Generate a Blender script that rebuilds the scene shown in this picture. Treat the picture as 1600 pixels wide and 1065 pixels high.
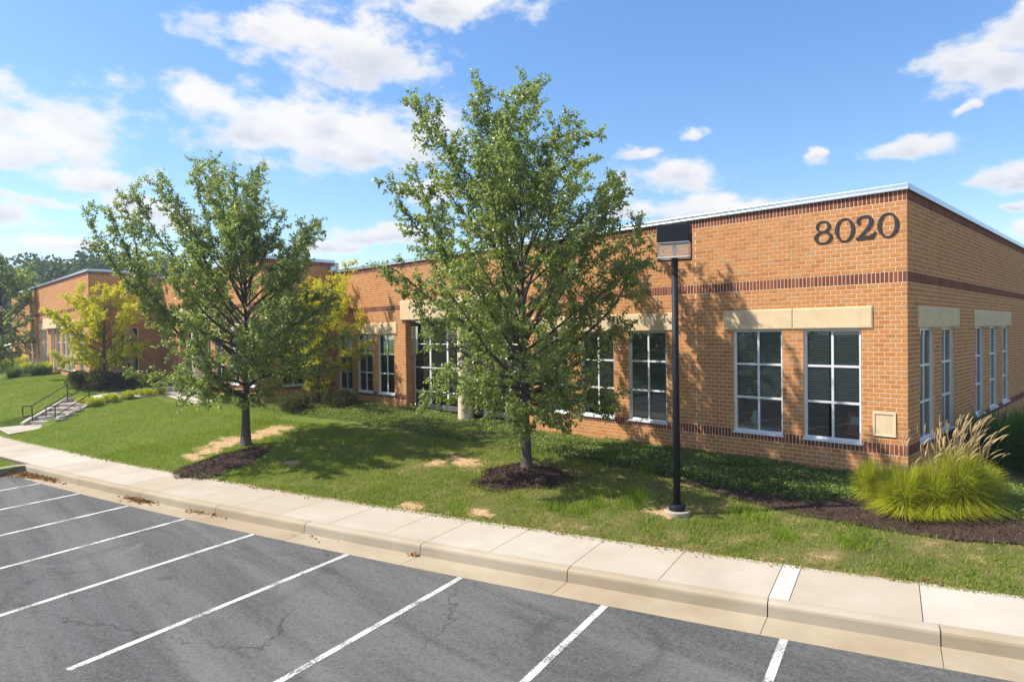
import bpy, math, random
import numpy as np
from mathutils import Matrix, Vector
for o in list(bpy.data.objects): bpy.data.objects.remove(o)
scene = bpy.context.scene
COL = scene.collection
rng = np.random.default_rng(7)
random.seed(7)
rad = math.radians

# ------------------------------------------------------------------ camera
F, IMW, IMH = 1010.46, 1600.0, 1065.0
CAM = np.array([4.113, -16.504, 2.928])
YAW, PITCH, ROLL = rad(-45.44), rad(-0.805), rad(-0.762)
_f = np.array([math.sin(YAW)*math.cos(PITCH), math.cos(YAW)*math.cos(PITCH), math.sin(PITCH)])
_r0 = np.array([math.cos(YAW), -math.sin(YAW), 0.0]); _u0 = np.cross(_r0, _f)
_r = math.cos(ROLL)*_r0 + math.sin(ROLL)*_u0
_u = -math.sin(ROLL)*_r0 + math.cos(ROLL)*_u0
cd = bpy.data.cameras.new('camera'); cam = bpy.data.objects.new('camera', cd); COL.objects.link(cam)
cd.sensor_width = 36; cd.lens = F/IMW*36; cd.clip_start = .1; cd.clip_end = 3000
cam.matrix_world = Matrix(((_r[0], _u[0], -_f[0], CAM[0]), (_r[1], _u[1], -_f[1], CAM[1]), (_r[2], _u[2], -_f[2], CAM[2]), (0, 0, 0, 1)))
scene.camera = cam
def ray(px, py): return _f + _r*(px-800)/F + _u*(532.5-py)/F
def at_depth(px, py, Z): return CAM + ray(px, py)*Z
def proj(P):
    d = np.asarray(P, float)-CAM; z = d@_f
    return 800+F*(d@_r)/z, 532.5-F*(d@_u)/z, z

# ------------------------------------------------------------------ sky, sun, exposure
SUN_AZ, SUN_EL = rad(41), rad(48)       # azimuth measured from the -X axis towards -Y
SUNV = Vector((-math.cos(SUN_AZ)*math.cos(SUN_EL), -math.sin(SUN_AZ)*math.cos(SUN_EL), math.sin(SUN_EL)))
world = bpy.data.worlds.new('World'); scene.world = world; world.use_nodes = True
scene.view_settings.view_transform = 'Standard'; scene.view_settings.look = 'None'
scene.view_settings.exposure = 1.02; scene.view_settings.gamma = 1
sl = bpy.data.lights.new('sun', 'SUN'); sl.energy = 4.2; sl.angle = rad(.55); sl.color = (1, .93, .82)
so = bpy.data.objects.new('sun', sl); COL.objects.link(so)
so.rotation_euler = (-SUNV).to_track_quat('-Z', 'Y').to_euler(); so.location = (0, 0, 60)

class NT:
    """tiny helper for node trees"""
    def __init__(s, tree): s.t = tree; s.n = tree.nodes; s.l = tree.links
    def node(s, typ, ins=None, **kw):
        n = s.n.new(typ)
        for k, v in kw.items(): setattr(n, k, v)
        if ins:
            for k, v in ins.items():
                sock = n.inputs[k]
                if isinstance(v, bpy.types.NodeSocket): s.l.new(v, sock)
                else: sock.default_value = v
        return n
    def math(s, op, a, b=None, c=None, clamp=False):
        n = s.n.new('ShaderNodeMath'); n.operation = op; n.use_clamp = clamp
        for i, v in enumerate((a, b, c)):
            if v is None: continue
            if isinstance(v, bpy.types.NodeSocket): s.l.new(v, n.inputs[i])
            else: n.inputs[i].default_value = v
        return n.outputs[0]
    def vmath(s, op, a, b=None):
        n = s.n.new('ShaderNodeVectorMath'); n.operation = op
        for i, v in enumerate((a, b)):
            if v is None: continue
            if isinstance(v, bpy.types.NodeSocket): s.l.new(v, n.inputs[i])
            else: n.inputs[i].default_value = v
        return n.outputs['Value'] if op in ('LENGTH', 'DISTANCE', 'DOT_PRODUCT') else n.outputs[0]
    def noise(s, vec, scale, detail=4, rough=.55, out='Fac', dist=0):
        n = s.node('ShaderNodeTexNoise', {'Scale': scale, 'Detail': detail, 'Roughness': rough, 'Distortion': dist})
        if vec is not None: s.l.new(vec, n.inputs['Vector'])
        return n.outputs[out]
    def ramp(s, fac, stops, interp='LINEAR'):
        n = s.n.new('ShaderNodeValToRGB'); e = n.color_ramp.elements; n.color_ramp.interpolation = interp
        while len(e) < len(stops): e.new(.5)
        for el, (p, c) in zip(e, stops):
            el.position = p; el.color = (c, c, c, 1) if not hasattr(c, '__len__') else (c[0], c[1], c[2], 1)
        s.l.new(fac, n.inputs[0]); return n.outputs[0]
    def mix(s, fac, a, b, mode='MIX'):
        n = s.n.new('ShaderNodeMix'); n.data_type = 'RGBA'; n.blend_type = mode
        for sock, v in ((n.inputs[0], fac), (n.inputs[6], a), (n.inputs[7], b)):
            if isinstance(v, bpy.types.NodeSocket): s.l.new(v, sock)
            elif hasattr(v, '__len__'): sock.default_value = (v[0], v[1], v[2], 1)
            else: sock.default_value = v
        return n.outputs[2]
    def smooth(s, x, a, b):
        n = s.n.new('ShaderNodeMapRange'); n.interpolation_type = 'SMOOTHSTEP'
        s.l.new(x, n.inputs[0]); n.inputs[1].default_value = a; n.inputs[2].default_value = b
        return n.outputs[0]

def build_world():
    T = NT(world.node_tree); T.n.clear()
    sky = T.node('ShaderNodeTexSky', sky_type='NISHITA', sun_disc=False, sun_elevation=SUN_EL,
                 sun_rotation=math.atan2(SUNV.x, SUNV.y), altitude=80, air_density=1.0, dust_density=.35, ozone_density=2.2)
    gm = T.node('ShaderNodeGamma', {0: sky.outputs[0], 1: .8}); hs = T.node('ShaderNodeHueSaturation', {'Hue': .506, 'Saturation': 1.36, 'Value': .98, 'Color': gm.outputs[0]})
    d = T.node('ShaderNodeTexCoord').outputs['Generated']
    sx = T.node('ShaderNodeSeparateXYZ', {0: d})
    az = T.math('ARCTAN2', sx.outputs[0], sx.outputs[1]); el = T.math('ARCSINE', sx.outputs[2])
    ae = T.node('ShaderNodeCombineXYZ', {0: az, 1: el}).outputs[0]
    blobs = [(75,190,118,62),(20,215,70,45),(165,285,95,20),(25,338,50,17),(215,330,70,22),(110,378,70,10),(125,225,70,35),
             (450,45,135,45),(560,95,110,48),(700,12,130,30),(590,60,70,40),(470,200,150,52),(330,165,85,36),(600,215,120,55),(520,245,120,26),
             (1045,272,72,28),(1130,318,110,16),(1010,330,60,18),(1432,228,84,19),(1545,85,85,45),(1605,50,75,52),(1580,110,60,30),
             (1575,270,62,22),(1090,212,22,10),(1005,233,26,10),(1272,236,18,13),(1520,163,20,8),(1575,325,18,8),(1605,362,50,18),
             (610,378,90,18),(520,392,70,10),(670,300,50,20),(70,318,80,10)]
    acc = None; sh = None
    wrp = T.vmath('SUBTRACT', T.noise(T.vmath('MULTIPLY', ae, (1, 1.6, 1)), 7, 6, .6, 'Color'), (.5, .5, .5))
    aew = T.vmath('ADD', ae, T.vmath('MULTIPLY', wrp, (.11, .07, 0)))
    for px, py, rx, ry in blobs:
        v = ray(px, py); v = v/np.linalg.norm(v); a0 = math.atan2(v[0], v[1]); e0 = math.asin(v[2])
        v2 = ray(px+rx, py); a1 = math.atan2(v2[0], v2[1]); v3 = ray(px, py-ry); e1 = math.asin(v3[2]/np.linalg.norm(v3))
        q = T.vmath('SUBTRACT', aew, (a0, e0, 0)); q = T.vmath('MULTIPLY', q, (1/abs(a1-a0), 1/abs(e1-e0), 0))
        L = T.vmath('LENGTH', q)
        acc = L if acc is None else T.math('SMOOTH_MIN', acc, L, .25)
        wgt = T.math('MAXIMUM', T.math('SUBTRACT', 1.3, L), 0.0); qy = T.node('ShaderNodeSeparateXYZ', {0: q}).outputs[1]
        wsum = wgt if sh is None else T.math('ADD', wsum, wgt); sh = T.math('MULTIPLY', wgt, qy) if sh is None else T.math('MULTIPLY_ADD', wgt, qy, sh)
    wv = T.vmath('MULTIPLY', ae, (1, 1.7, 1))
    n1 = T.noise(wv, 13, 11, .6); n0 = T.noise(wv, 2.6, 5, .5)
    n3 = T.noise(wv, 6, 4, .5); n2 = T.noise(T.vmath('ADD', wv, (-.02, .05, 0)), 6, 4, .5)
    local = T.math('SUBTRACT', 1.0, acc)
    # the rest of the sky carries the same scattered cumulus
    yawd = math.atan2(_f[0], _f[1])
    cosv = T.math('COSINE', T.math('SUBTRACT', az, yawd))
    outside = T.smooth(cosv, .62, .45)
    gen = T.math('MULTIPLY', T.math('SUBTRACT', n0, .5), 3.4)
    gen = T.math('SUBTRACT', gen, .18)
    base = T.math('ADD', T.math('MULTIPLY', local, T.math('SUBTRACT', 1.0, outside)), T.math('MULTIPLY', gen, outside))
    base = T.math('MAXIMUM', base, -2.0)
    val = T.math('ADD', T.math('ADD', T.math('MULTIPLY', base, .9), .28), T.math('MULTIPLY', T.math('SUBTRACT', n1, .5), 3.0))
    alpha = T.smooth(val, -.05, .78)
    alpha = T.math('MULTIPLY', alpha, T.smooth(sx.outputs[2], -.01, .03))
    alpha = T.math('MULTIPLY', alpha, .94)
    emb = T.math('ADD', T.math('MULTIPLY', T.math('SUBTRACT', n3, n2), 6.0), .55, clamp=True)
    core = T.smooth(val, .1, 1.1)
    vert = T.math('DIVIDE', sh, T.math('ADD', wsum, .05))
    vert = T.math('ADD', vert, T.math('MULTIPLY', T.math('SUBTRACT', n3, .5), 2.6))
    emb = T.math('ADD', T.math('MULTIPLY', emb, .5), T.math('MULTIPLY', T.smooth(vert, -.75, .25), .55), clamp=True)
    shade = T.math('SUBTRACT', 1.0, T.math('MULTIPLY', core, T.math('SUBTRACT', 1.0, emb)), clamp=True)
    ccol = T.mix(shade, (.62, .66, .76), (1.0, .985, .965))
    bg1 = T.node('ShaderNodeBackground', {'Color': hs.outputs[0], 'Strength': .15})
    bg2 = T.node('ShaderNodeBackground', {'Color': ccol, 'Strength': .5})
    mx = T.node('ShaderNodeMixShader', {0: alpha, 1: bg1.outputs[0], 2: bg2.outputs[0]})
    T.node('ShaderNodeOutputWorld', {0: mx.outputs[0]})
build_world()

# ------------------------------------------------------------------ mesh helpers
def tag(o, label=None, cat=None, group=None, kind=None):
    if label: o['label'] = label
    if cat: o['category'] = cat
    if group: o['group'] = group
    if kind: o['kind'] = kind
    return o
def empty(name, loc=(0, 0, 0), rz=0, parent=None):
    o = bpy.data.objects.new(name, None); COL.objects.link(o); o.location = loc; o.rotation_euler = (0, 0, rz)
    if parent: o.parent = parent
    return o
def link(name, me, parent=None, loc=None):
    o = bpy.data.objects.new(name, me); COL.objects.link(o)
    if parent: o.parent = parent
    if loc is not None: o.location = loc
    return o
def np_mesh(name, verts, faces, mat, rnd=None, smooth=False):
    """faces: (n,3) or (n,4) array; rnd: per-face float"""
    verts = np.asarray(verts, np.float32); faces = np.asarray(faces, np.int32)
    me = bpy.data.meshes.new(name); k = faces.shape[1]
    me.vertices.add(len(verts)); me.vertices.foreach_set('co', verts.ravel())
    me.loops.add(faces.size); me.loops.foreach_set('vertex_index', faces.ravel())
    me.polygons.add(len(faces)); me.polygons.foreach_set('loop_start', np.arange(0, faces.size, k, dtype=np.int32))
    if smooth: me.polygons.foreach_set('use_smooth', np.ones(len(faces), bool))
    if rnd is not None:
        a = me.attributes.new('rnd', 'FLOAT', 'FACE'); a.data.foreach_set('value', np.asarray(rnd, np.float32))
    me.update(calc_edges=True); me.materials.append(mat)
    return me
class MB:
    def __init__(s): s.v = []; s.f = []; s.r = []
    def quad(s, a, b, c, d, r=.5):
        n = len(s.v); s.v += [a, b, c, d]; s.f.append((n, n+1, n+2, n+3)); s.r.append(r)
    def poly(s, pts, r=.5):
        n = len(s.v); s.v += list(pts); s.f.append(tuple(range(n, n+len(pts)))); s.r.append(r)
    def box(s, x0, x1, y0, y1, z0, z1, r=.5, M=None, skip=()):
        P = [(x0,y0,z0),(x1,y0,z0),(x1,y1,z0),(x0,y1,z0),(x0,y0,z1),(x1,y0,z1),(x1,y1,z1),(x0,y1,z1)]
        if M is not None: P = [M(p) for p in P]
        n = len(s.v); s.v += P
        for i, q in enumerate(((0,3,2,1),(4,5,6,7),(0,1,5,4),(1,2,6,5),(2,3,7,6),(3,0,4,7))):
            if i in skip: continue
            s.f.append(tuple(n+k for k in q)); s.r.append(r)
    def tube(s, pts, radii, n=8, cap=True, r=.5):
        pts = [np.asarray(p, float) for p in pts]
        if not hasattr(radii, '__len__'): radii = [radii]*len(pts)
        rings = []
        for i, p in enumerate(pts):
            t = pts[min(i+1, len(pts)-1)]-pts[max(i-1, 0)]; t = t/(np.linalg.norm(t)+1e-9)
            a = np.cross(t, (0, 0, 1.)) if abs(t[2]) < .95 else np.cross(t, (1., 0, 0)); a /= np.linalg.norm(a); b = np.cross(t, a)
            k = len(s.v)
            for j in range(n):
                w = 2*math.pi*j/n; s.v.append(tuple(p+radii[i]*(a*math.cos(w)+b*math.sin(w))))
            rings.append(k)
        for k0, k1 in zip(rings, rings[1:]):
            for j in range(n):
                s.f.append((k0+j, k0+(j+1) % n, k1+(j+1) % n, k1+j)); s.r.append(r)
        if cap:
            s.f.append(tuple(rings[0]+j for j in range(n))); s.f.append(tuple(rings[-1]+n-1-j for j in range(n))); s.r += [r, r]
    def lathe(s, prof, n=20, c=(0, 0, 0), r=.5):
        rings = []
        for rr, z in prof:
            k = len(s.v)
            for j in range(n): s.v.append((c[0]+rr*math.cos(2*math.pi*j/n), c[1]+rr*math.sin(2*math.pi*j/n), c[2]+z))
            rings.append(k)
        for k0, k1 in zip(rings, rings[1:]):
            for j in range(n): s.f.append((k0+j, k0+(j+1) % n, k1+(j+1) % n, k1+j)); s.r.append(r)
        s.f.append(tuple(rings[0]+n-1-j for j in range(n))); s.f.append(tuple(rings[-1]+j for j in range(n))); s.r += [r, r]
    def mesh(s, name, mat, smooth=False):
        me = bpy.data.meshes.new(name); me.from_pydata([tuple(map(float, p)) for p in s.v], [], s.f)
        a = me.attributes.new('rnd', 'FLOAT', 'FACE'); a.data.foreach_set('value', np.asarray(s.r, np.float32))
        if smooth: me.polygons.foreach_set('use_smooth', np.ones(len(s.f), bool))
        me.materials.append(mat); me.update(); return me
    def build(s, name, mat, parent=None, smooth=False, bevel=0, seg=2):
        o = link(name, s.mesh(name, mat, smooth), parent)
        if bevel:
            m = o.modifiers.new('bevel', 'BEVEL'); m.width = bevel; m.segments = seg; m.limit_method = 'ANGLE'; m.angle_limit = rad(40)
        return o

# ------------------------------------------------------------------ materials
MATS = {}
def material(name, fn):
    m = bpy.data.materials.new(name); m.use_nodes = True; m.node_tree.nodes.clear()
    T = NT(m.node_tree); out = T.node('ShaderNodeOutputMaterial'); T.out = out
    T.pos = T.node('ShaderNodeNewGeometry').outputs['Position']
    T.rnd = T.node('ShaderNodeAttribute', attribute_name='rnd').outputs['Fac']
    sh = fn(T); T.l.new(sh, out.inputs['Surface']); MATS[name] = m; return m
def princ(T, col, rough=.8, spec=.3, metal=0., bump=None, bstr=.3, bdist=.01, **kw):
    ins = {'Roughness': rough, 'Specular IOR Level': spec, 'Metallic': metal}
    if isinstance(col, bpy.types.NodeSocket): ins['Base Color'] = col
    else: ins['Base Color'] = (col[0], col[1], col[2], 1)
    ins.update(kw)
    n = T.node('ShaderNodeBsdfPrincipled', ins)
    if bump is not None:
        b = T.node('ShaderNodeBump', {'Strength': bstr, 'Distance': bdist, 'Height': bump}); T.l.new(b.outputs[0], n.inputs['Normal'])
    return n.outputs[0]
def m_brick(T):
    c = T.ramp(T.rnd, [(0, (.43, .172, .054)), (.3, (.52, .22, .07)), (.6, (.57, .252, .085)), (.84, (.53, .235, .08)), (.95, (.52, .285, .122)), (1, (.44, .27, .15))])
    n = T.noise(T.pos, 38, 5, .7); c = T.mix(T.ramp(n, [(.3, .0), (.75, .45)]), c, (.30, .125, .045))
    big = T.noise(T.pos, .7, 3); c = T.mix(T.ramp(big, [(.4, 0), (.7, .22)]), c, (.52, .27, .12))
    st = T.noise(T.vmath('MULTIPLY', T.pos, (2.2, 2.2, .25)), 1, 5, .6); c = T.mix(T.ramp(st, [(.5, 0), (.75, .3)]), c, (.3, .15, .07))
    return princ(T, c, .88, .2, bump=T.noise(T.pos, 160, 3), bstr=.35, bdist=.004)
def m_soldier(T):
    c = T.ramp(T.rnd, [(0, (.15, .042, .024)), (.5, (.225, .064, .033)), (.85, (.28, .092, .042)), (1, (.14, .058, .046))])
    n = T.noise(T.pos, 40, 5, .7); c = T.mix(T.ramp(n, [(.35, 0), (.75, .4)]), c, (.1, .035, .02))
    return princ(T, c, .85, .25, bump=T.noise(T.pos, 160, 3), bstr=.35, bdist=.004)
def m_mortar(T):
    c = T.ramp(T.noise(T.pos, 6, 5), [(.3, (.70, .52, .34)), (.7, (.80, .62, .43))])
    return princ(T, c, .95, .1, bump=T.noise(T.pos, 220, 2), bstr=.4, bdist=.003)
def m_lintel(T):
    c = T.ramp(T.noise(T.pos, 3.5, 6, .6), [(.3, (.60, .455, .275)), (.7, (.69, .54, .345))])
    st = T.noise(T.vmath('MULTIPLY', T.pos, (9, 9, .7)), 1, 4); c = T.mix(T.ramp(st, [(.55, 0), (.8, .22)]), c, (.42, .31, .19))
    return princ(T, c, .9, .15, bump=T.noise(T.pos, 180, 3), bstr=.25, bdist=.003)
def m_alu(T):
    c = T.ramp(T.noise(T.pos, 3, 4), [(.3, (.62, .64, .66)), (.7, (.7, .71, .72))])
    return princ(T, c, .42, .5)
def m_glass(T):
    fr = T.node('ShaderNodeFresnel', {'IOR': 1.62}).outputs[0]
    fr = T.math('ADD', T.math('MULTIPLY', fr, 1.0), .02, clamp=True)
    tr = T.node('ShaderNodeBsdfTransparent', {'Color': (.6, .68, .66, 1)}).outputs[0]
    bm = T.node('ShaderNodeBump', {'Strength': .03, 'Distance': .02, 'Height': T.noise(T.pos, 1.3, 2)})
    gl = T.node('ShaderNodeBsdfGlossy', {'Color': (.9, .95, 1, 1), 'Roughness': .015, 'Normal': bm.outputs[0]}).outputs[0]
    return T.node('ShaderNodeMixShader', {0: fr, 1: tr, 2: gl}).outputs[0]
def m_concrete(a, b, stain):
    def fn(T):
        c = T.ramp(T.noise(T.pos, 1.1, 6, .6), [(.3, a), (.7, b)])
        c = T.mix(T.ramp(T.noise(T.pos, .45, 4), [(.45, 0), (.75, .55)]), c, stain)
        c = T.mix(T.math('MULTIPLY', T.math('SUBTRACT', T.rnd, .5, clamp=True), 1.1), c, stain)
        c = T.mix(T.math('MULTIPLY', T.math('SUBTRACT', .5, T.rnd, clamp=True), .5), c, (.66, .66, .64))
        sp = T.noise(T.pos, 130, 3, .7); c = T.mix(T.ramp(sp, [(.45, 0), (.8, .35)]), c, (.22, .18, .14))
        return princ(T, c, .92, .15, bump=T.noise(T.pos, 110, 4, .7), bstr=.3, bdist=.004)
    return fn
def m_asphalt(T):
    P = T.pos
    c = T.ramp(T.noise(P, .28, 6, .6), [(.3, (.05, .052, .054)), (.72, (.092, .094, .095))])
    # traffic-polished bands running along the aisle
    rp = T.node('ShaderNodeMapping', {'Vector': P, 'Rotation': (0, 0, rad(-16)), 'Scale': (.09, .9, 1)}).outputs[0]
    c = T.mix(T.ramp(T.noise(rp, 1.2, 5, .6), [(.42, 0), (.7, .75)]), c, (.15, .145, .135))
    c = T.mix(T.ramp(T.noise(rp, 2.9, 4, .6), [(.47, 0), (.7, .7)]), c, (.042, .039, .036))
    # aggregate
    v = T.node('ShaderNodeTexVoronoi', {'Vector': P, 'Scale': 75.0}, feature='F1')
    ag = T.node('ShaderNodeSeparateColor', {0: v.outputs['Color']}).outputs[0]
    c = T.mix(T.ramp(ag, [(.74, 0), (.92, .34)]), c, (.26, .25, .23))
    c = T.mix(T.ramp(ag, [(.0, .3), (.25, 0)]), c, (.03, .03, .03))
    ms = T.noise(P, 1.7, 5, .65); c = T.mix(T.ramp(ms, [(.55, 0), (.75, .22)]), c, (.05, .048, .046))
    md = T.noise(P, 14, 5, .7); c = T.mix(T.ramp(md, [(.4, 0), (.72, .45)]), c, (.15, .147, .14)); c = T.mix(T.ramp(md, [(.28, .45), (.5, 0)]), c, (.05, .049, .047))
    oil = T.noise(P, .9, 2, .4); c = T.mix(T.ramp(oil, [(.74, 0), (.8, .4)]), c, (.035, .033, .032))
    # cracks
    wp = T.vmath('ADD', P, T.vmath('MULTIPLY', T.noise(P, 1.4, 5, .65, 'Color'), (1.1, 1.1, 0)))
    e = T.node('ShaderNodeTexVoronoi', {'Vector': wp, 'Scale': .23}, feature='DISTANCE_TO_EDGE').outputs['Distance']
    cm = T.math('MULTIPLY', T.ramp(e, [(0, 1), (.0045, 0)]), T.ramp(T.noise(P, .35, 3), [(.48, 0), (.6, .85)]))
    c = T.mix(cm, c, (.018, .017, .016))
    # turning tyre scuffs
    for (x, y, r0, w, a, col) in ((-11.6, -13.5, 1.05, .1, .4, (.2, .2, .195)), (-11.3, -13.3, 1.35, .1, .35, (.03, .03, .03)), (-8.6, -12.6, 2.6, .2, .3, (.04, .04, .04)), (-1.5, -9.4, .9, .14, .35, (.03, .03, .03))):
        dd = T.math('ABSOLUTE', T.math('SUBTRACT', T.vmath('DISTANCE', P, (x, y, -1.42)), r0))
        k = T.math('MULTIPLY', T.ramp(T.math('DIVIDE', dd, w), [(0, a), (1, 0)]), T.ramp(T.noise(P, .8, 3), [(.45, 0), (.6, 1)]))
        c = T.mix(k, c, col)
    hb = T.math('ADD', ag, T.math('MULTIPLY', cm, -3))
    return princ(T, c, .9, .25, bump=hb, bstr=.4, bdist=.005)
def m_paint(T):
    n = T.noise(T.pos, 38, 5, .75); big = T.noise(T.pos, 2.2, 4)
    w = T.math('ADD', T.math('MULTIPLY', big, .6), n)
    c = T.mix(T.ramp(w, [(.77, 0), (.93, 1)]), (.56, .56, .53), (.12, .12, .115))
    return princ(T, c, .8, .2)
SOIL = []          # (x, y, radius_u, radius_v) filled below, bare places in the lawn
def m_lawn(T):
    P = T.pos
    g = T.ramp(T.noise(P, 1.2, 6, .65), [(.3, (.065, .08, .018)), (.5, (.11, .11, .032)), (.7, (.2, .155, .075))])
    x = T.node('ShaderNodeSeparateXYZ', {0: P}).outputs[0]
    left = T.smooth(x, -9, -20)
    g = T.mix(T.math('MULTIPLY', left, .8), g, T.ramp(T.noise(P, 1.5, 5), [(.3, (.075, .12, .012)), (.7, (.13, .175, .022))]))
    dirt = T.ramp(T.noise(P, 7, 6, .7), [(.3, (.32, .19, .095)), (.7, (.56, .38, .22))])
    m = T.ramp(T.noise(P, 2.3, 6, .7), [(.56, 0), (.72, .75)])
    m = T.math('MULTIPLY', m, T.math('SUBTRACT', 1.0, T.math('MULTIPLY', left, .8)))
    for (sx, sy, a, b) in SOIL:
        q = T.vmath('MULTIPLY', T.vmath('SUBTRACT', P, (sx, sy, 0)), (1/a, 1/b, 0))
        q = T.math('ADD', T.vmath('LENGTH', q), T.math('MULTIPLY', T.math('SUBTRACT', T.noise(P, 2.6, 7, .72), .5), 3.4))
        m = T.math('MAXIMUM', m, T.ramp(q, [(.55, .95), (1.05, 0)]))
    c = T.mix(m, g, dirt)
    return princ(T, c, .95, .1, bump=T.noise(P, 60, 4, .7), bstr=.6, bdist=.02)
def m_leafy(stops, transl=.3, rough=.5, spec=.35, noise_amt=0.):
    def fn(T):
        c = T.ramp(T.rnd, stops)
        d = princ(T, c, rough, spec)
        t = T.node('ShaderNodeBsdfTranslucent', {'Color': T.mix(.5, c, (.35, .5, .03), 'SCREEN')}).outputs[0]
        return T.node('ShaderNodeMixShader', {0: transl, 1: d, 2: t}).outputs[0]
    return fn
def m_mulch(T):
    c = T.ramp(T.rnd, [(0, (.03, .02, .016)), (.6, (.085, .055, .04)), (.93, (.15, .1, .07)), (1, (.28, .2, .14))])
    c = T.mix(T.ramp(T.noise(T.pos, 30, 4, .7), [(.35, 0), (.7, .6)]), c, (.045, .03, .023))
    return princ(T, c, .95, .1, bump=T.noise(T.pos, 60, 4, .75), bstr=.8, bdist=.02)
def m_bark(T):
    q = T.vmath('MULTIPLY', T.pos, (1, 1, .25))
    n = T.noise(q, 30, 6, .7)
    return princ(T, T.ramp(n, [(.3, (.05, .042, .036)), (.7, (.145, .125, .108))]), .95, .1, bump=n, bstr=.7, bdist=.015)
def m_plain(col, rough=.6, spec=.4, metal=0., var=.12, scale=5):
    def fn(T):
        lo = tuple(c*(1-var) for c in col); hi = tuple(min(1, c*(1+var)) for c in col)
        return princ(T, T.ramp(T.noise(T.pos, scale, 5), [(.3, lo), (.7, hi)]), rough, spec, metal)
    return fn
def m_lens(T):
    fr = T.node('ShaderNodeLayerWeight', {'Blend': .35}).outputs['Facing']
    tr = T.node('ShaderNodeBsdfTransparent', {'Color': (.93, .91, .88, 1)}).outputs[0]
    st = T.noise(T.vmath('MULTIPLY', T.pos, (1, 1, 1)), 70, 2)
    d = princ(T, (.8, .76, .7), .25, .5)
    k = T.math('ADD', T.math('MULTIPLY', st, .35), T.math('MULTIPLY', fr, .5), clamp=True)
    return T.node('ShaderNodeMixShader', {0: k, 1: tr, 2: d}).outputs[0]
material('brick', m_brick); material('soldier', m_soldier); material('mortar', m_mortar); material('lintel', m_lintel)
material('alu', m_alu); material('glass', m_glass)
material('walk', m_concrete((.38, .335, .27), (.455, .41, .34), (.37, .3, .215)))
material('kerb', m_concrete((.34, .285, .2), (.42, .36, .27), (.29, .215, .13)))
material('gutter', m_concrete((.31, .25, .17), (.40, .335, .24), (.27, .2, .125)))
material('steps', m_concrete((.42, .38, .32), (.5, .46, .39), (.36, .31, .25)))
material('newslab', m_concrete((.45, .44, .42), (.5, .49, .47), (.44, .42, .39)))
material('asphalt', m_asphalt); material('paint', m_paint); material('mulch', m_mulch); material('bark', m_bark)
material('coping', m_plain((.5, .56, .62), .34, .5, .75, .06))
material('black', m_plain((.009, .012, .018), .6, .25, .0, .2, 12)); material('lens', m_lens)
material('rail', m_plain((.02, .022, .02), .4, .5)); material('digit', m_plain((.022, .022, .028), .5, .4, 0, .15))
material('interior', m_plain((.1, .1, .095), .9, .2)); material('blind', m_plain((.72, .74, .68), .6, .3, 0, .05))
material('roofing', m_plain((.3, .3, .29), .95, .1)); material('sealant', m_plain((.42, .36, .29), .8, .2))
material('cream', m_plain((.66, .54, .38), .75, .25, 0, .05)); material('white', m_plain((.72, .72, .7), .5, .4, 0, .05))
material('red', m_plain((.45, .06, .07), .6, .3)); material('stone', m_plain((.33, .29, .24), .9, .2, 0, .25, 9))
material('dark_joint', m_plain((.09, .07, .05), .95, .1)); material('farground', m_plain((.06, .085, .025), .95, .1, 0, .3, .2))
material('litter', m_leafy([(0, (.16, .06, .02)), (.6, (.28, .12, .04)), (1, (.38, .2, .08))], .1, .8, .1))
material('leaf', m_leafy([(0, (.095, .135, .032)), (.5, (.215, .27, .068)), (.9, (.34, .385, .11)), (.965, (.28, .32, .05)), (1, (.45, .42, .035))], .45, .36, .6))
material('leaf_yellow', m_leafy([(0, (.13, .2, .02)), (.3, (.3, .36, .02)), (.6, (.52, .52, .02)), (1, (.75, .64, .03))], .4, .55, .25))
material('leaf_far', m_leafy([(0, (.016, .036, .024)), (.6, (.028, .054, .034)), (1, (.045, .072, .04))], .2, .6, .2))
material('shrub', m_leafy([(0, (.03, .022, .014)), (.5, (.07, .05, .025)), (1, (.13, .09, .04))], .2, .6, .2))
material('cover', m_leafy([(0, (.06, .10, .015)), (.5, (.15, .21, .04)), (.9, (.25, .30, .08)), (1, (.36, .37, .14))], .25, .5, .3))
material('cover_dark', m_leafy([(0, (.055, .1, .02)), (.5, (.135, .205, .045)), (1, (.26, .32, .1))], .25, .5, .3))
material('grass', m_leafy([(0, (.085, .13, .012)), (.35, (.19, .29, .02)), (.6, (.24, .28, .04)), (.8, (.3, .26, .09)), (1, (.46, .36, .2))], .35, .6, .2))
material('fountain', m_leafy([(0, (.2, .25, .012)), (.5, (.42, .45, .02)), (.88, (.58, .54, .05)), (1, (.6, .47, .2))], .4, .6, .2))
material('miscanthus', m_leafy([(0, (.03, .08, .016)), (.6, (.07, .15, .03)), (1, (.15, .24, .06))], .3, .5, .3))
material('plume', m_leafy([(0, (.38, .27, .13)), (1, (.6, .45, .26))], .3, .8, .1))

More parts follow.
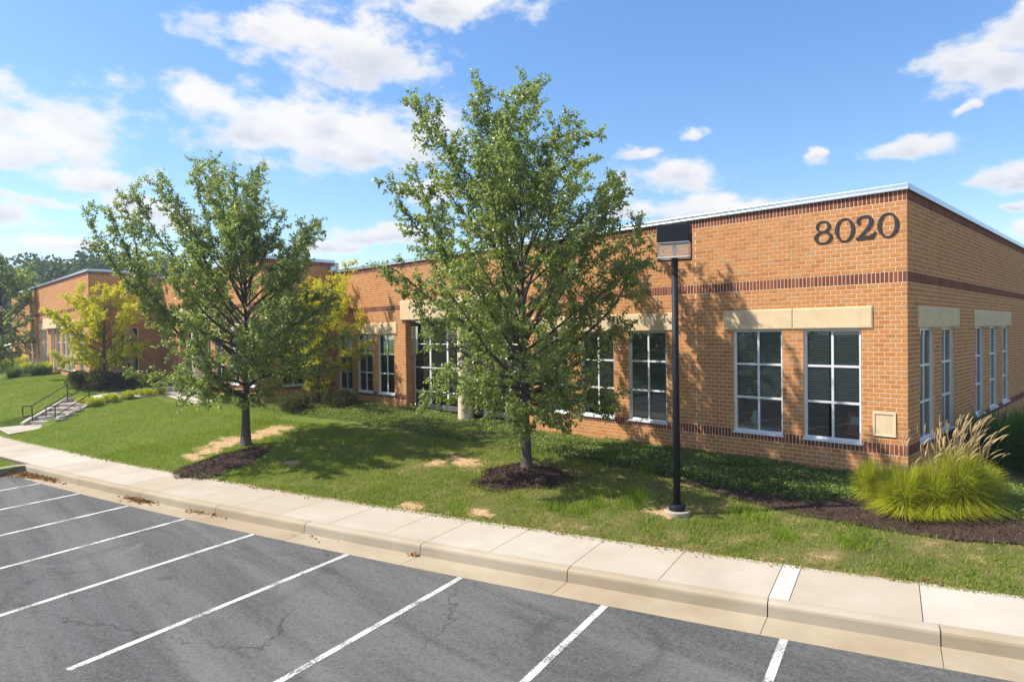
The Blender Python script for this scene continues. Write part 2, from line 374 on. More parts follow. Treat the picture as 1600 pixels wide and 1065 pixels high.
# ------------------------------------------------------------------ ground heights
ZW, ZP = -1.2, -1.42                    # top of walk, parking surface
def kerb_y(x): return -6.911+.349*x+.00316*x*x
def back_y(x): return kerb_y(x)+1.79
def _wall_y(x): return np.interp(x, [-80, -45, -38, -30, -22, -12, 30], [-9, -7.5, -6.0, -3.7, -.8, 0, 0])
def _wall_z(x): return np.interp(x, [-80, -46, -40, -34, -25, -12, 30], [.9, .42, .2, -.22, -.3, -.62, -.62])
def ground(x, y):
    x = np.asarray(x, float); y = np.asarray(y, float)
    ys = back_y(x); t = np.clip((y-ys)/(_wall_y(x)-ys), 0, 1)
    k = np.interp(x, [-30, -12, 0], [1.9, 1.5, 1.35])
    z = ZW-.015+(_wall_z(x)+1.2)*(1-(1-t)**k)
    z = z+.02*np.sin(x*1.7+y)*np.clip(t*4, 0, 1)
    a = (x+33.4)*-.6+(y+10.9)*.8; b = np.abs((x+33.4)*.8+(y+10.9)*.6)
    cut = np.where(a < .1, ZW-.04, ZW+(a/.42)*.165-.12)
    z = np.where((b < 1.15) & (a > -2.6) & (a < 2.4), np.minimum(z, cut), z)
    return np.where((x > -34.6) & (x < -30.2) & (y < -11.15), np.minimum(z, ZW-.02), z)
def hit(px, py):
    d = ray(px, py); lo = 2.0
    for i in range(4000):
        lo += .02; P = CAM+d*lo
        if P[2] <= ground(P[0], P[1]): return P
    return P

# ------------------------------------------------------------------ setting: ground sheet, parking lot, kerb, walk
mb = MB(); mb.quad((-420, -420, -1.75), (420, -420, -1.75), (420, 420, -1.75), (-420, 420, -1.75))
tag(mb.build('ground', MATS['farground']), kind='structure')
def gut_w(x): return float(np.interp(x, [-22, -8, 4], [.40, .53, .64]))
LOT_X = -22.2
mb = MB(); xs = np.linspace(LOT_X, 14, 60)
for a, b in zip(xs, xs[1:]):
    mb.quad((a+.26*0, -70, ZP), (b, -70, ZP), (b, kerb_y(b)-.3, ZP), (a, kerb_y(a)-.3, ZP))
mb.quad((14, -70, ZP), (90, -70, ZP), (90, kerb_y(14)-.3, ZP), (14, kerb_y(14)-.3, ZP))
mb.quad((-70, -70, ZP), (LOT_X, -70, ZP), (LOT_X, -24, ZP), (-70, -24, ZP))
tag(mb.build('parking_lot', MATS['asphalt']), kind='structure')

def strip(mb, x0, x1, f0, f1, z0, z1, n=4, r=.5, gap=.006):
    """a slab between curves f0(x) (front) and f1(x) (back); z0 bottom, z1 top; joints lean along the stripe direction"""
    sk = .27
    def P(x, w, z):
        y0, y1 = f0(x), f1(x); y = y0+(y1-y0)*w; return (x-sk*(y-kerb_y(x)), y, z)
    xs = np.linspace(x0+gap, x1-gap, n+1)
    for a, b in zip(xs, xs[1:]):
        mb.quad(P(a, 0, z1), P(b, 0, z1), P(b, 1, z1), P(a, 1, z1), r)
        mb.quad(P(a, 0, z0), P(b, 0, z0), P(b, 0, z1), P(a, 0, z1), r)
        mb.quad(P(b, 1, z0), P(a, 1, z0), P(a, 1, z1), P(b, 1, z1), r)
    for x, s in ((xs[0], 1), (xs[-1], -1)):
        q = [P(x, 1, z0), P(x, 0, z0), P(x, 0, z1), P(x, 1, z1)]; mb.quad(*(q if s > 0 else q[::-1]), r)
# bedding under the joints (dark, recessed)
mb = MB(); xs = np.linspace(-60, 13, 120)
for a, b in zip(xs, xs[1:]):
    mb.quad((a, kerb_y(a)+.02, ZW-.022), (b, kerb_y(b)+.02, ZW-.022), (b, back_y(b)+.05, ZW-.022), (a, back_y(a)+.05, ZW-.022))
walk = tag(mb.build('sidewalk', MATS['dark_joint']), kind='structure')
slab_edges = [13, 11.3, 9.6, 7.9, 6.2, 4.6, 3.05, 1.75, .12, -.16, -1.76, -3.24, -4.81, -6.17, -7.18]
while slab_edges[-1] > -58: slab_edges.append(slab_edges[-1]-1.52)
for i, (b, a) in enumerate(zip(slab_edges, slab_edges[1:])):
    new = abs((a+b)/2+.02) < .1
    m = MB(); strip(m, a, b, lambda x: kerb_y(x)+.16, back_y, ZW-.1, ZW, 3, rng.uniform(.2, .95))
    m.build('paving_slab', MATS['newslab' if new else 'walk'], walk)
mb = MB(); xs = np.linspace(LOT_X, 13, 80)
for a, b in zip(xs, xs[1:]):
    mb.quad((a, kerb_y(a)-.02, ZP-.2), (b, kerb_y(b)-.02, ZP-.2), (b, kerb_y(b)+.02, ZW-.02), (a, kerb_y(a)+.02, ZW-.02))
kerb = tag(mb.build('kerb', MATS['dark_joint']), kind='structure')
def kerb_piece(path, r, closed_ends=True):
    """path: list of (x, y, nx, ny) with n pointing to the road"""
    prof = [(.075, ZP-.16), (.058, ZP+.02), (.045, ZW-.06), (.033, ZW-.026), (.006, ZW-.006), (-.03, ZW+.003), (-.152, ZW+.003), (-.154, ZW-.12)]
    m = MB(); rows = []
    for x, y, nx, ny in path: rows.append([(x+nx*d, y+ny*d, z) for d, z in prof])
    for A, B in zip(rows, rows[1:]):
        for j in range(len(prof)-1): m.quad(A[j], B[j], B[j+1], A[j+1], r)
    m.poly(rows[0][::-1], r); m.poly(rows[-1], r)
    return m
def knorm(x):
    s = .349+.00632*x; L = math.hypot(1, s); return (s/L, -1/L)
ke = [13, 10.1, 7.0, 4.2, 1.93, -.14, -3.21, -6.17, -9.17, -12.09, -15.2, -18.4, -21.9]
for b, a in zip(ke, ke[1:]):
    path = [(x, kerb_y(x), *knorm(x)) for x in np.linspace(a+.008, b-.008, 6)]
    kerb_piece(path, rng.uniform(.35, .75)).build('kerb_section', MATS['kerb'], kerb, smooth=False)
# the kerb turns round the end of the bays, a grass island behind it
rp = []
cx0, cy0 = -21.9, kerb_y(-21.9)
for i in range(7):
    t = i/6; ang = -math.pi/2+.33+ (math.pi/2-.05)*t*1.0
    rp.append((cx0-.28*math.sin(t*1.35), cy0-.25*t*t*1.4, math.cos(ang), math.sin(ang)))
rp += [(cx0-.22+.26*k, cy0-.38-.95*k, .964, .264) for k in np.linspace(.1, 11, 8)]
kerb_piece(rp[::-1], .5).build('kerb_section', MATS['kerb'], kerb)
isl = MB(); ixs = np.linspace(-60, -22.0, 40)
for a, b in zip(ixs, ixs[1:]):
    def iy(x): return kerb_y(x)-.0
    isl.quad((a, -24, ZW-.02), (b+2.7 if b > -22.1 else b, -24, ZW-.02), (b, iy(b)-.02, ZW-.012), (a, iy(a)-.02, ZW-.012))
ISL = isl
gut = MB(); xs = np.linspace(LOT_X+.3, 13, 80)
for a, b in zip(xs, xs[1:]):
    gut.quad((a, kerb_y(a)-.02-gut_w(a), ZP-.03), (b, kerb_y(b)-.02-gut_w(b), ZP-.03), (b, kerb_y(b), ZP-.03), (a, kerb_y(a), ZP-.03))
gutter = tag(gut.build('gutter', MATS['dark_joint']), kind='structure')
for b, a in zip(ke, ke[1:]):
    m = MB(); strip(m, max(a, LOT_X+.3), b, lambda x: kerb_y(x)-.07-gut_w(x), lambda x: kerb_y(x)-.03, ZP-.1, ZP+.006, 6, rng.uniform(.4, .8), .005)
    m.build('gutter_section', MATS['gutter'], gutter)
# bay lines
def ground_px(px, py, z):
    d = ray(px, py); return CAM+d*(z-CAM[2])/d[2]
SD = np.array([.25, -.968])
for px, py in [(1225, 998), (945, 946), (720, 902), (545, 865), (400, 833), (290, 810), (200, 790), (128, 770), (62, 755)]:
    a = ground_px(px, py, ZP)[:2]; w = np.array([.968, .25])*.056; m = MB()
    pts = np.linspace(0, 5.05, 14)
    for s0, s1 in zip(pts, pts[1:]):
        p0 = a+SD*s0; p1 = a+SD*s1
        m.quad((*(p0-w), ZP+.004), (*(p1-w), ZP+.004), (*(p1+w), ZP+.004), (*(p0+w), ZP+.004))
    tag(m.build('parking_line', MATS['paint']), kind='structure')

# ------------------------------------------------------------------ lawn
P1, P2 = hit(725, 722), hit(378, 684)
SOIL += [(P1[0], P1[1], .95, .6), (P1[0]-.6, P1[1]-.5, .5, .4)]
for q in ((322, 704), (345, 694), (365, 687), (398, 681), (420, 675), (437, 669)):
    h = hit(*q); SOIL.append((h[0], h[1], .75, .5))
for q, a, b in (((640, 790), .5, .3), ((455, 723), .45, .3), ((745, 800), .5, .25), ((1035, 800), .45, .25), ((1080, 745), .4, .25), ((965, 780), .3, .2), ((300, 713), .8, .3)):
    h = hit(*q); SOIL.append((h[0], h[1], a, b))
material('lawn', m_lawn)
gx = np.concatenate([np.linspace(-75, -40, 36), np.linspace(-39.5, -30, 70), np.linspace(-29.8, 14, 150)])
gt = np.concatenate([np.linspace(0, 14, 90), np.linspace(15, 60, 20)])
X, Tt = np.meshgrid(gx, gt); Y = back_y(X)+Tt-.0
Zg = ground(X, Y)
V = np.stack([X, Y, Zg], -1).reshape(-1, 3); nx = len(gx); idx = np.arange(V.shape[0]).reshape(X.shape)
Fq = np.stack([idx[:-1, :-1], idx[:-1, 1:], idx[1:, 1:], idx[1:, :-1]], -1).reshape(-1, 4)
tag(link('lawn', np_mesh('lawn', V, Fq, MATS['lawn'], smooth=True)), kind='structure')
tag(ISL.build('grass_island', MATS['lawn']), kind='structure')

# ------------------------------------------------------------------ the building
h, S, BL = .105, .2556, .2335
bld = empty('office_building', (0, 0, -.7))
tag(bld, 'one-storey orange brick office building with dark brick bands and cream lintels', 'building')
BOFF = np.array([0, 0, -.7])
def L(P): return tuple(np.asarray(P, float)-BOFF)      # world to building-local
def place(o): o.location = (0, 0, .7); return o
class Face:
    def __init__(s, O, U, N): s.O = np.array(O, float); s.U = np.array(U, float); s.N = np.array(N, float)
    def __call__(s, p): return tuple(s.O+s.U*p[0]+s.N*p[1]+np.array([0, 0, 1.])*p[2])
def subtract(rects, op):
    out = []
    for (a, b, c, d) in rects:
        u0, u1, z0, z1 = op
        if b <= u0 or a >= u1 or d <= z0 or c >= z1: out.append((a, b, c, d)); continue
        if a < u0: out.append((a, u0, c, d))
        if b > u1: out.append((u1, b, c, d))
        m0, m1 = max(a, u0), min(b, u1)
        if c < z0: out.append((m0, m1, c, z0))
        if d > z1: out.append((m0, m1, z1, d))
    return [q for q in out if q[1]-q[0] > .018 and q[3]-q[2] > .014]
brick_cache = {}
def brick_mesh(kind, w, hh, r):
    key = (kind, round(w, 3), round(hh, 3), int(r*10))
    if key not in brick_cache:
        m = MB(); c = .0025
        # local: x along the wall, y outwards, z up; chamfered front
        x, z, d = w/2, hh/2, .0055
        B = [(-x, -.004, -z), (x, -.004, -z), (x, -.004, z), (-x, -.004, z)]
        A = [(-x, d-c, -z), (x, d-c, -z), (x, d-c, z), (-x, d-c, z)]
        Q = [(-x+c, d, -z+c), (x-c, d, -z+c), (x-c, d, z-c), (-x+c, d, z-c)]
        m.quad(*Q, r)
        for i in range(4):
            j = (i+1) % 4; m.quad(A[i], A[j], Q[j], Q[i], r); m.quad(B[i], B[j], A[j], A[i], r)
        brick_cache[key] = m.mesh(kind, MATS['brick' if kind == 'brick' else 'soldier'])
    return brick_cache[key]
TOPZ = {}
def wall(face, length, openings, upper=15, ushift=0., top_only=None, single=0, reach=.006, joints=(), name='wall', bricks=True):
    """mortar sheet with openings and reveals, bricks and soldier courses proud of it"""
    zb = -7*h; z1 = S+35*h; z2 = z1+S; z3 = z2+upper*h; z4 = z3+S
    ztop = z4
    if top_only is not None: zb = top_only
    # mortar
    us = sorted(set([0, length]+[v for o in openings for v in o[:2] if 0 < v < length])); zs = sorted(set([zb, ztop]+[v for o in openings for v in o[2:4] if zb < v < ztop]))
    m = MB()
    for a, b in zip(us, us[1:]):
        for c, d in zip(zs, zs[1:]):
            um, zm = (a+b)/2, (c+d)/2
            if any(o[0] < um < o[1] and o[2] < zm < o[3] for o in openings): continue
            m.quad(face((a, 0, c)), face((b, 0, c)), face((b, 0, d)), face((a, 0, d)))
    for (a, b, c, d) in openings:
        D = -.3; c2 = max(c, zb)
        m.quad(face((a, .008, c2)), face((a, D, c2)), face((a, D, d)), face((a, .008, d)))
        m.quad(face((b, D, c2)), face((b, .008, c2)), face((b, .008, d)), face((b, D, d)))
        m.quad(face((a, 0, d)), face((b, 0, d)), face((b, D, d)), face((a, D, d)))
    m.v = [L(p) for p in m.v]
    w = m.build(name, MATS['mortar'], bld)
    if not bricks: return w
    cand = []
    g = .0158
    ops = list(openings)+[(j-.006, j+.006, -9, 99) for j in joints]
    def course(z0, i):
        off = (0 if i % 2 else BL/2)+ushift
        k0 = -2
        u = k0*BL+off
        while u < length:
            a, b = max(u+g/2, -reach), min(u+BL-g/2, length)
            if b-a > .03:
                for q in subtract([(a, b, z0+g/2, z0+h-g/2)], (1e6, 1e6+1, 0, 1)):
                    rs = [q]
                    for o in ops: rs = subtract(rs, o)
                    for r in rs: cand.append(('brick', r, rng.random()))
            u += BL
    def soldier(z0):
        sw = .0917; u = ushift*0-sw
        while u < length:
            a, b = max(u+g/2, -reach), min(u+sw-g/2, length)
            if b-a > .02:
                rs = [(a, b, z0+g/2, z0+S-g/2)]
                for o in ops: rs = subtract(rs, o)
                for r in rs: cand.append(('soldier_brick', r, rng.random()))
            u += sw
    n0 = 0
    if top_only is None:
        for i in range(7): course(-7*h+i*h, i+1)
        soldier(0)
        for i in range(35): course(S+i*h, i)
        soldier(z1)
        for i in range(upper): course(z2+i*h, i+1)
        soldier(z3)
    else:
        k = int((z3-top_only)/h)
        for i in range(k): course(z3-(i+1)*h, i)
        soldier(z3)
    # largest ones in the photo become single pieces
    chosen = set()
    if single:
        for kind, cnt in (('brick', single), ('soldier_brick', single//2)):
            sc = []
            for i, (k, (a, b, c, d), r) in enumerate(cand):
                if k != kind: continue
                x, y, z = proj(face(((a+b)/2, 0, (c+d)/2)))
                if z > 0 and 0 < x < 1600 and not (x > 1325 and y > 690): sc.append(((b-a)*(d-c)/z**2*(1 if kind == 'soldier_brick' else 1), i))
            sc.sort(reverse=True); chosen |= {i for _, i in sc[:cnt]}
    pts = {'brick': MB(), 'soldier_brick': MB()}
    for i, (k, (a, b, c, d), r) in enumerate(cand):
        if i in chosen:
            o = link(k, brick_mesh(k, b-a, d-c, r), w)
            Mx = Matrix((( face.U[0], face.N[0], 0, 0), (face.U[1], face.N[1], 0, 0), (0, 0, 1, 0), (0, 0, 0, 1)))
            P = L(face(((a+b)/2, 0, (c+d)/2))); Mx.translation = P; o.matrix_local = Mx
        else:
            j = rng.uniform(.0035, .006)
            pts[k].box(a, b, -.002, j, c, d, r, face, skip=(2,))
    for k, nm in (('brick', 'brickwork'), ('soldier_brick', 'soldier_courses')):
        if pts[k].f:
            pts[k].v = [L(p) for p in pts[k].v]
            o = pts[k].build(nm, MATS['brick' if k == 'brick' else 'soldier'], w); o['kind'] = 'stuff'
    return w
def coping(face, length, ztop, over=.05, u0=0., z_h=.115):
    n = max(1, int(length/3.0)); e = np.linspace(u0-over, length, n+1)
    for a, b in zip(e, e[1:]):
        m = MB(); m.box(a+.002, b-.002, -.36, over, ztop, ztop+z_h, .5, face); m.box(a+.002, b-.002, over-.012, over+.012, ztop-.03, ztop+.02, .5, face)
        m.v = [L(p) for p in m.v]; m.build('coping_section', MATS['coping'], bld, bevel=.006)
def lintel(face, a, b, z0=2.9, z1=3.42, proud=.04, cuts=()):
    e = [a]+list(cuts)+[b]
    for p, q in zip(e, e[1:]):
        p += .004; q -= .004; m = MB(); c = .028
        Bk = [(p, -.05, z0), (q, -.05, z0), (q, -.05, z1), (p, -.05, z1)]; A = [(x, proud-.014, z) for x, _, z in Bk]
        Q = [(p+c, proud, z0+c), (q-c, proud, z0+c), (q-c, proud, z1-c), (p+c, proud, z1-c)]
        m.quad(*[face(t) for t in Q])
        for i in range(4):
            j = (i+1) % 4; m.quad(face(A[i]), face(A[j]), face(Q[j]), face(Q[i])); m.quad(face(Bk[i]), face(Bk[j]), face(A[j]), face(A[i]))
        m.v = [L(t) for t in m.v]; m.build('lintel', MATS['lintel'], bld)
def window(face, a, b, z0, z1, rows=3, cols=2, blind=0., sill=True, fw=.06, d=-.075, name='window', blind_hi=1.):
    m = MB(); t = .05
    M = lambda p: L(face(p))
    m.box(a, b, d-t, d+.012, z1-fw, z1, .5, M); m.box(a, b, d-t, d+.012, z0, z0+fw, .5, M)
    m.box(a, a+fw, d-t, d+.010, z0+fw, z1-fw, .5, M); m.box(b-fw, b, d-t, d+.010, z0+fw, z1-fw, .5, M)
    us = np.linspace(a+fw/2, b-fw/2, cols+1); zs = np.linspace(z0+fw/2, z1-fw/2, rows+1)
    for u in us[1:-1]: m.box(u-fw*.45, u+fw*.45, d-t, d+.006, z0+fw, z1-fw, .5, M)
    for z in zs[1:-1]: m.box(a+fw, b-fw, d-t, d+.008, z-fw*.45, z+fw*.45, .5, M)
    w = m.build(name, MATS['alu'], bld)
    for i in range(cols):
        for j in range(rows):
            g = MB(); q = fw*.4
            gp = [M(p) for p in ((us[i]+q, d-.02, zs[j]+q), (us[i+1]-q, d-.02, zs[j]+q), (us[i+1]-q, d-.02, zs[j+1]-q), (us[i]+q, d-.02, zs[j+1]-q))]
            if np.cross(face.U, (0, 0, 1.))@face.N < 0: gp = gp[::-1]
            g.quad(*gp)
            g.build('pane', MATS['glass'], w)
    if sill:
        g = MB(); g.box(a-.03, b+.03, d-.02, .045, z0-.055, z0+.004, .5, M); g.build('sill', MATS['alu'], w, bevel=.006)
    if blind > 0:
        g = MB(); zt = z1-.05; zb = z1-(z1-z0)*blind; z = zt
        while z > zb:
            dz = .019; g.quad(*[M(p) for p in ((a+.05, d-.13, z-dz), (b-.05, d-.13, z-dz), (b-.05, d-.095, z+dz), (a+.05, d-.095, z+dz))], rng.random()); z -= .05
        o = g.build('blind', MATS['blind'], w); o['kind'] = 'stuff'
    return w
Xm, Ym = (-1, 0, 0), (0, -1, 0)
FA = Face((0, 0, 0), Xm, Ym); FS = Face((0, 0, 0), (0, 1, 0), (1, 0, 0))
FB = Face((-25.4, -3.7, .3), Xm, Ym); FBs = Face((-25.4, -3.7, .3), (0, 1, 0), (1, 0, 0))
FC = Face((-40.5, -7.5, .63), Xm, Ym); FCs = Face((-40.5, -7.5, .63), (0, 1, 0), (1, 0, 0))
WZ = (.2, 2.9)
winA = [(.96, 2.28, 1, .66), (2.81, 4.13, 1, .7), (6.21, 7.53, 1, 1.), (8.1, 9.42, 1, .5), (10.0, 11.31, 1, .3), (20.15, 21.44, 1, 0), (21.92, 23.2, 1, 0), (23.72, 24.95, 1, 0)]
opA = [(a, b, *WZ) for a, b, _, _ in winA]+[(12.26, 19.26, -3, 3.95)]
wall(FA, 25.38, opA, single=300, joints=(5.23,))
for a, b, s_, bl in winA: window(FA, a, b, *WZ, blind=bl)
lintel(FA, .7, 4.4, cuts=(2.53,)); lintel(FA, 5.94, 11.6, cuts=(7.81, 9.71)); lintel(FA, 19.9, 25.2, cuts=(21.68, 23.46))
winS = [(1.02, 2.33), (3.12, 4.45), (7.2, 8.5), (9.45, 10.8), (11.75, 13.1)]
wall(FS, 32, [(a, b, *WZ) for a, b in winS], reach=-.003, ushift=BL/2)
for a, b in winS: window(FS, a, b, *WZ, blind=.0)
lintel(FS, .81, 5.0, cuts=(2.72,)); lintel(FS, 7.0, 13.4, cuts=(8.98, 11.27))
topA = S*3+50*h
coping(FA, 25.38, topA); coping(FS, 32, topA, u0=.05)
winB = [(.9, 2.2), (2.75, 4.05), (4.6, 5.9)]
wall(FB, 15.1, [(a, b, *WZ) for a, b in winB]+[(6.5, 11.4, -3, 3.95)], upper=17)
for a, b in winB: window(FB, a, b, *WZ)
lintel(FB, .65, 6.15, cuts=(2.48, 4.33))
wall(FBs, 3.73, [(.9, 2.15, *WZ)], upper=17, reach=-.003, ushift=BL/2); window(FBs, .9, 2.15, *WZ); lintel(FBs, .65, 2.4)
topB = topA+2*h
coping(FB, 15.1, topB); coping(FBs, 3.78, topB, u0=.05)
winC = [(1.5, 2.7), (3.95, 5.0), (5.35, 6.4), (6.75, 7.8), (8.5, 9.7), (10.4, 11.6), (13.3, 14.4), (14.8, 15.9), (18, 19.2), (20, 21.2)]
wall(FC, 30, [(a, b, *WZ) for a, b in winC], upper=17)
for a, b in winC: window(FC, a, b, *WZ)
lintel(FC, 3.7, 8.05, cuts=(5.17, 6.57)); lintel(FC, 1.25, 2.95); lintel(FC, 8.3, 13.0, z0=2.95, z1=3.7, proud=.25); lintel(FC, 13.1, 16.1)
wall(FCs, 3.9, [(1.2, 2.6, *WZ)], upper=17, reach=-.003, ushift=BL/2); window(FCs, 1.2, 2.6, *WZ)
coping(FC, 30, topB); coping(FCs, 3.9, topB, u0=.05)
m = MB(); m.tube([L(FC((10.05, .09, -.6))), L(FC((10.05, .09, 2.95)))], .055, 8); m.build('downspout', MATS['cream'], bld, smooth=True)
m = MB(); m.box(-25.39, -25.1, -.3, -.012, 6.05, 6.3); m.v = [L(p) for p in m.v]; m.build('scupper_box', MATS['coping'], bld, bevel=.01)
# roofs, rear and inside
m = MB()
def bx(*a): m.box(*a)
bx(-60, -.36, .36, 31, 5.55, 5.6); bx(-40.5, -25.75, -3.35, .4, 6.3, 6.35); bx(-70, -40.86, -7.15, 8, 6.6, 6.65)
m.v = [L(p) for p in m.v]; m.build('roof', MATS['roofing'], bld)
m = MB(); bx(-70.4, -70, -7.5, 31, -.7, 6.6); bx(-60, -.02, 31.5, 31.9, -.7, 6.0); bx(-40.5, -25.39, .05, .3, 4.0, topB+.3)
m.v = [L(p) for p in m.v]; m.build('rear_wall', MATS['mortar'], bld)
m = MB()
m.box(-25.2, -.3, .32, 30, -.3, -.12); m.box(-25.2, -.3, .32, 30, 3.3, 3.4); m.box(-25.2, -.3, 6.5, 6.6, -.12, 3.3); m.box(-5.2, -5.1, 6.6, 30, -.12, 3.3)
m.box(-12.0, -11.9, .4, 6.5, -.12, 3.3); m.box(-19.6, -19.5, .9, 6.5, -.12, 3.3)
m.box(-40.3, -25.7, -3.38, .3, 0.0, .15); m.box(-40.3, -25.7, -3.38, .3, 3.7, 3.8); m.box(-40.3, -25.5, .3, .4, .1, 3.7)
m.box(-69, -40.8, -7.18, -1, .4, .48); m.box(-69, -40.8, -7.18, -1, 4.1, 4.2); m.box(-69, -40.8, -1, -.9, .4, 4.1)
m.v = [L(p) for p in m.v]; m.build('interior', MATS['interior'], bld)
# recessed entrances with glazing, fascia and round column
def entrance(face, a, b, col_u, dz=0.):
    M = lambda p: L(face(p))
    lintel(face, a-.28, b+.28, z0=3.5, z1=4.34, proud=.1, cuts=((a+b)/2,))
    g = MB(); g.box(a, b, -1.3, -.05, 3.505, 3.52, .5, M); g.build('soffit', MATS['cream'], bld)
    g = MB()
    for u in (a, b):
        s = 1 if u == a else -1
        for i in range(int((3.5+.7)/h)):
            z = 3.5-(i+1)*h
            off = 0 if i % 2 else BL/2
            k = -off
            while k < .5:
                k0, k1 = max(k, .012)+.005, min(k+BL, .5)-.005
                if k1-k0 > .02:
                    q = [(u+s*.000, -k0, z+.005), (u, -k1, z+.005), (u+s*.009, -k0, z+.005), (u+s*.009, -k1, z+.005)]
                    x0, x1 = sorted((u, u+s*.01)); g.box(x0, x1, -k1, -k0, z+.005, z+h-.005, rng.random(), M)
                k += BL
    o = g.build('brickwork', MATS['brick'], bld); o['kind'] = 'stuff'
    n = 6; w = (b-a)/n
    for i in range(n):
        door = i in (3,)
        window(face, a+i*w, a+(i+1)*w, -.62 if True else 0, 3.5, rows=4, cols=1, sill=False, fw=.05, d=-.45, name='door' if door else 'glazing')
    g = MB(); c = face((col_u, -.05, 0)); g.lathe([(.34, -.9), (.34, -.5), (.30, -.48), (.30, 3.3), (.34, 3.32), (.34, 3.49)], 28, L((c[0], c[1], face.O[2])))
    g.build('column', MATS['cream'], bld, smooth=False)
entrance(FA, 12.26, 19.26, 15.35)
entrance(FB, 6.5, 11.4, 8.65)
# access panel by the corner
m = MB(); M = lambda p: L(FA(p))
for q in ((.23, .71, .92, .97), (.23, .71, .41, .45), (.23, .275, .45, .92), (.665, .71, .45, .92)): m.box(q[0], q[1], .0, .03, q[2], q[3], .5, M)
pn = m.build('access_panel', MATS['cream'], bld, bevel=.004)
m = MB(); m.box(.275, .665, -.0, .014, .45, .92, .5, M); m.build('panel_door', MATS['lintel'], pn)

# ------------------------------------------------------------------ address number
num = empty('address_number', (-1.08, 0, 4.97)); tag(num, 'large black serif number 8020 fixed high on the brick corner', 'sign')
def outline_obj(loops, holes_pairs, name, x0):
    pass
def ring(m, ox, oz, a, b, ia, ib, ish=0, n=44, d0=-.004, d1=.03, tilt=0.):
    def E(ra, rb, k, s=0):
        t = 2*math.pi*k/n+tilt*0; return (ox+s+ra*math.cos(t), oz+rb*math.sin(t))
    for k in range(n):
        o0, o1, i0, i1 = E(a, b, k), E(a, b, k+1), E(ia, ib, k, ish), E(ia, ib, k+1, ish)
        f = lambda p, y: (p[0], y, p[1])
        m.quad(f(o0, -d1), f(o1, -d1), f(i1, -d1), f(i0, -d1)); m.quad(f(o1, -d1), f(o0, -d1), f(o0, -d0), f(o1, -d0)); m.quad(f(i0, -d1), f(i1, -d1), f(i1, -d0), f(i0, -d0))
def stroke(m, pts, ws, d0=-.004, d1=.03):
    pts = np.array(pts, float); n = len(pts); Lf = []; Rt = []
    for i in range(n):
        t = pts[min(i+1, n-1)]-pts[max(i-1, 0)]; t /= np.linalg.norm(t); nn = np.array([-t[1], t[0]])
        Lf.append(pts[i]+nn*ws[i]/2); Rt.append(pts[i]-nn*ws[i]/2)
    f = lambda p, y: (p[0], y, p[1])
    for i in range(n-1):
        m.quad(f(Rt[i], -d1), f(Rt[i+1], -d1), f(Lf[i+1], -d1), f(Lf[i], -d1))
        m.quad(f(Rt[i], -d0), f(Rt[i+1], -d0), f(Rt[i+1], -d1), f(Rt[i], -d1)); m.quad(f(Lf[i+1], -d0), f(Lf[i], -d0), f(Lf[i], -d1), f(Lf[i+1], -d1))
    m.quad(f(Rt[0], -d0), f(Rt[0], -d1), f(Lf[0], -d1), f(Lf[0], -d0)); m.quad(f(Rt[-1], -d1), f(Rt[-1], -d0), f(Lf[-1], -d0), f(Lf[-1], -d1))
def catmull(P, k=8):
    P = np.array(P, float); out = []
    Q = np.vstack([2*P[0]-P[1], P, 2*P[-1]-P[-2]])
    for i in range(1, len(Q)-2):
        for t in np.linspace(0, 1, k, endpoint=False):
            a, b, c, d = Q[i-1], Q[i], Q[i+1], Q[i+2]
            out.append(.5*((2*b)+(-a+c)*t+(2*a-5*b+4*c-d)*t*t+(-a+3*b-3*c+d)*t**3))
    out.append(P[-1]); return np.array(out)
H8 = .555
for ch, xc in (('8', -1.79), ('0', -1.30), ('2', -.845), ('0', -.375)):
    m = MB(); x = xc+1.08
    if ch == '0': ring(m, x, H8/2, .218, H8/2, .143, H8/2-.024, 0)
    elif ch == '8':
        ring(m, x, .418, .17, .137, .112, .112, -.006); ring(m, x, .151, .212, .151, .138, .122, .004, d1=.0285)
    else:
        c = catmull([(x-.185, .395, .03), (x-.155, .48, .045), (x-.06, .535, .04), (x+.06, .525, .06), (x+.12, .43, .085), (x+.085, .31, .08), (x-.02, .18, .058), (x-.13, .07, .05), (x-.175, .035, .04)])
        stroke(m, c[:, :2], c[:, 2]); stroke(m, [(x-.205, .035), (x-.05, .045), (x+.08, .045), (x+.17, .05)], [.06, .075, .075, .08], d1=.0285)
        stroke(m, [(x+.12, .06), (x+.17, .09), (x+.208, .16)], [.12, .075, .02], d1=.027); ring(m, x-.15, .41, .045, .045, .002, .002, d1=.0295, n=18)
    m.build('digit', MATS['digit'], num)

# ------------------------------------------------------------------ stuff seen through the windows
m = MB(); m.lathe([(.05, 0), (.12, .12), (.13, .2), (.07, .34), (.05, .4), (.07, .42)], 18)
vase = tag(m.build('vase', MATS['white'], smooth=True), 'white vase standing inside the window left of the wall panel window', 'vase'); vase.location = (-3.72, .42, .3)
m = MB(); m.box(-.9, .9, -.2, .5, -.03, 0); [m.box(x-.03, x+.03, -.15, -.1, -.42, -.03) for x in (-.85, .85)]; [m.box(x-.03, x+.03, .4, .45, -.42, -.03) for x in (-.85, .85)]
desk = tag(m.build('desk', MATS['white']), 'pale desk standing behind the window nearest the lamp post', 'desk'); desk.location = (-3.4, .5, .3)
m = MB(); m.box(-.22, .22, -.01, .01, 0, .55); pic = m.build('poster_board', MATS['red']); tag(pic, 'red poster board leaning inside the window nearest the corner', 'poster'); pic.location = (-1.25, .6, .28); pic.rotation_euler = (rad(-6), 0, 0)
m = MB(); m.box(-.15, .15, -.014, -.011, .25, .45); m.build('print', MATS['white'], pic)

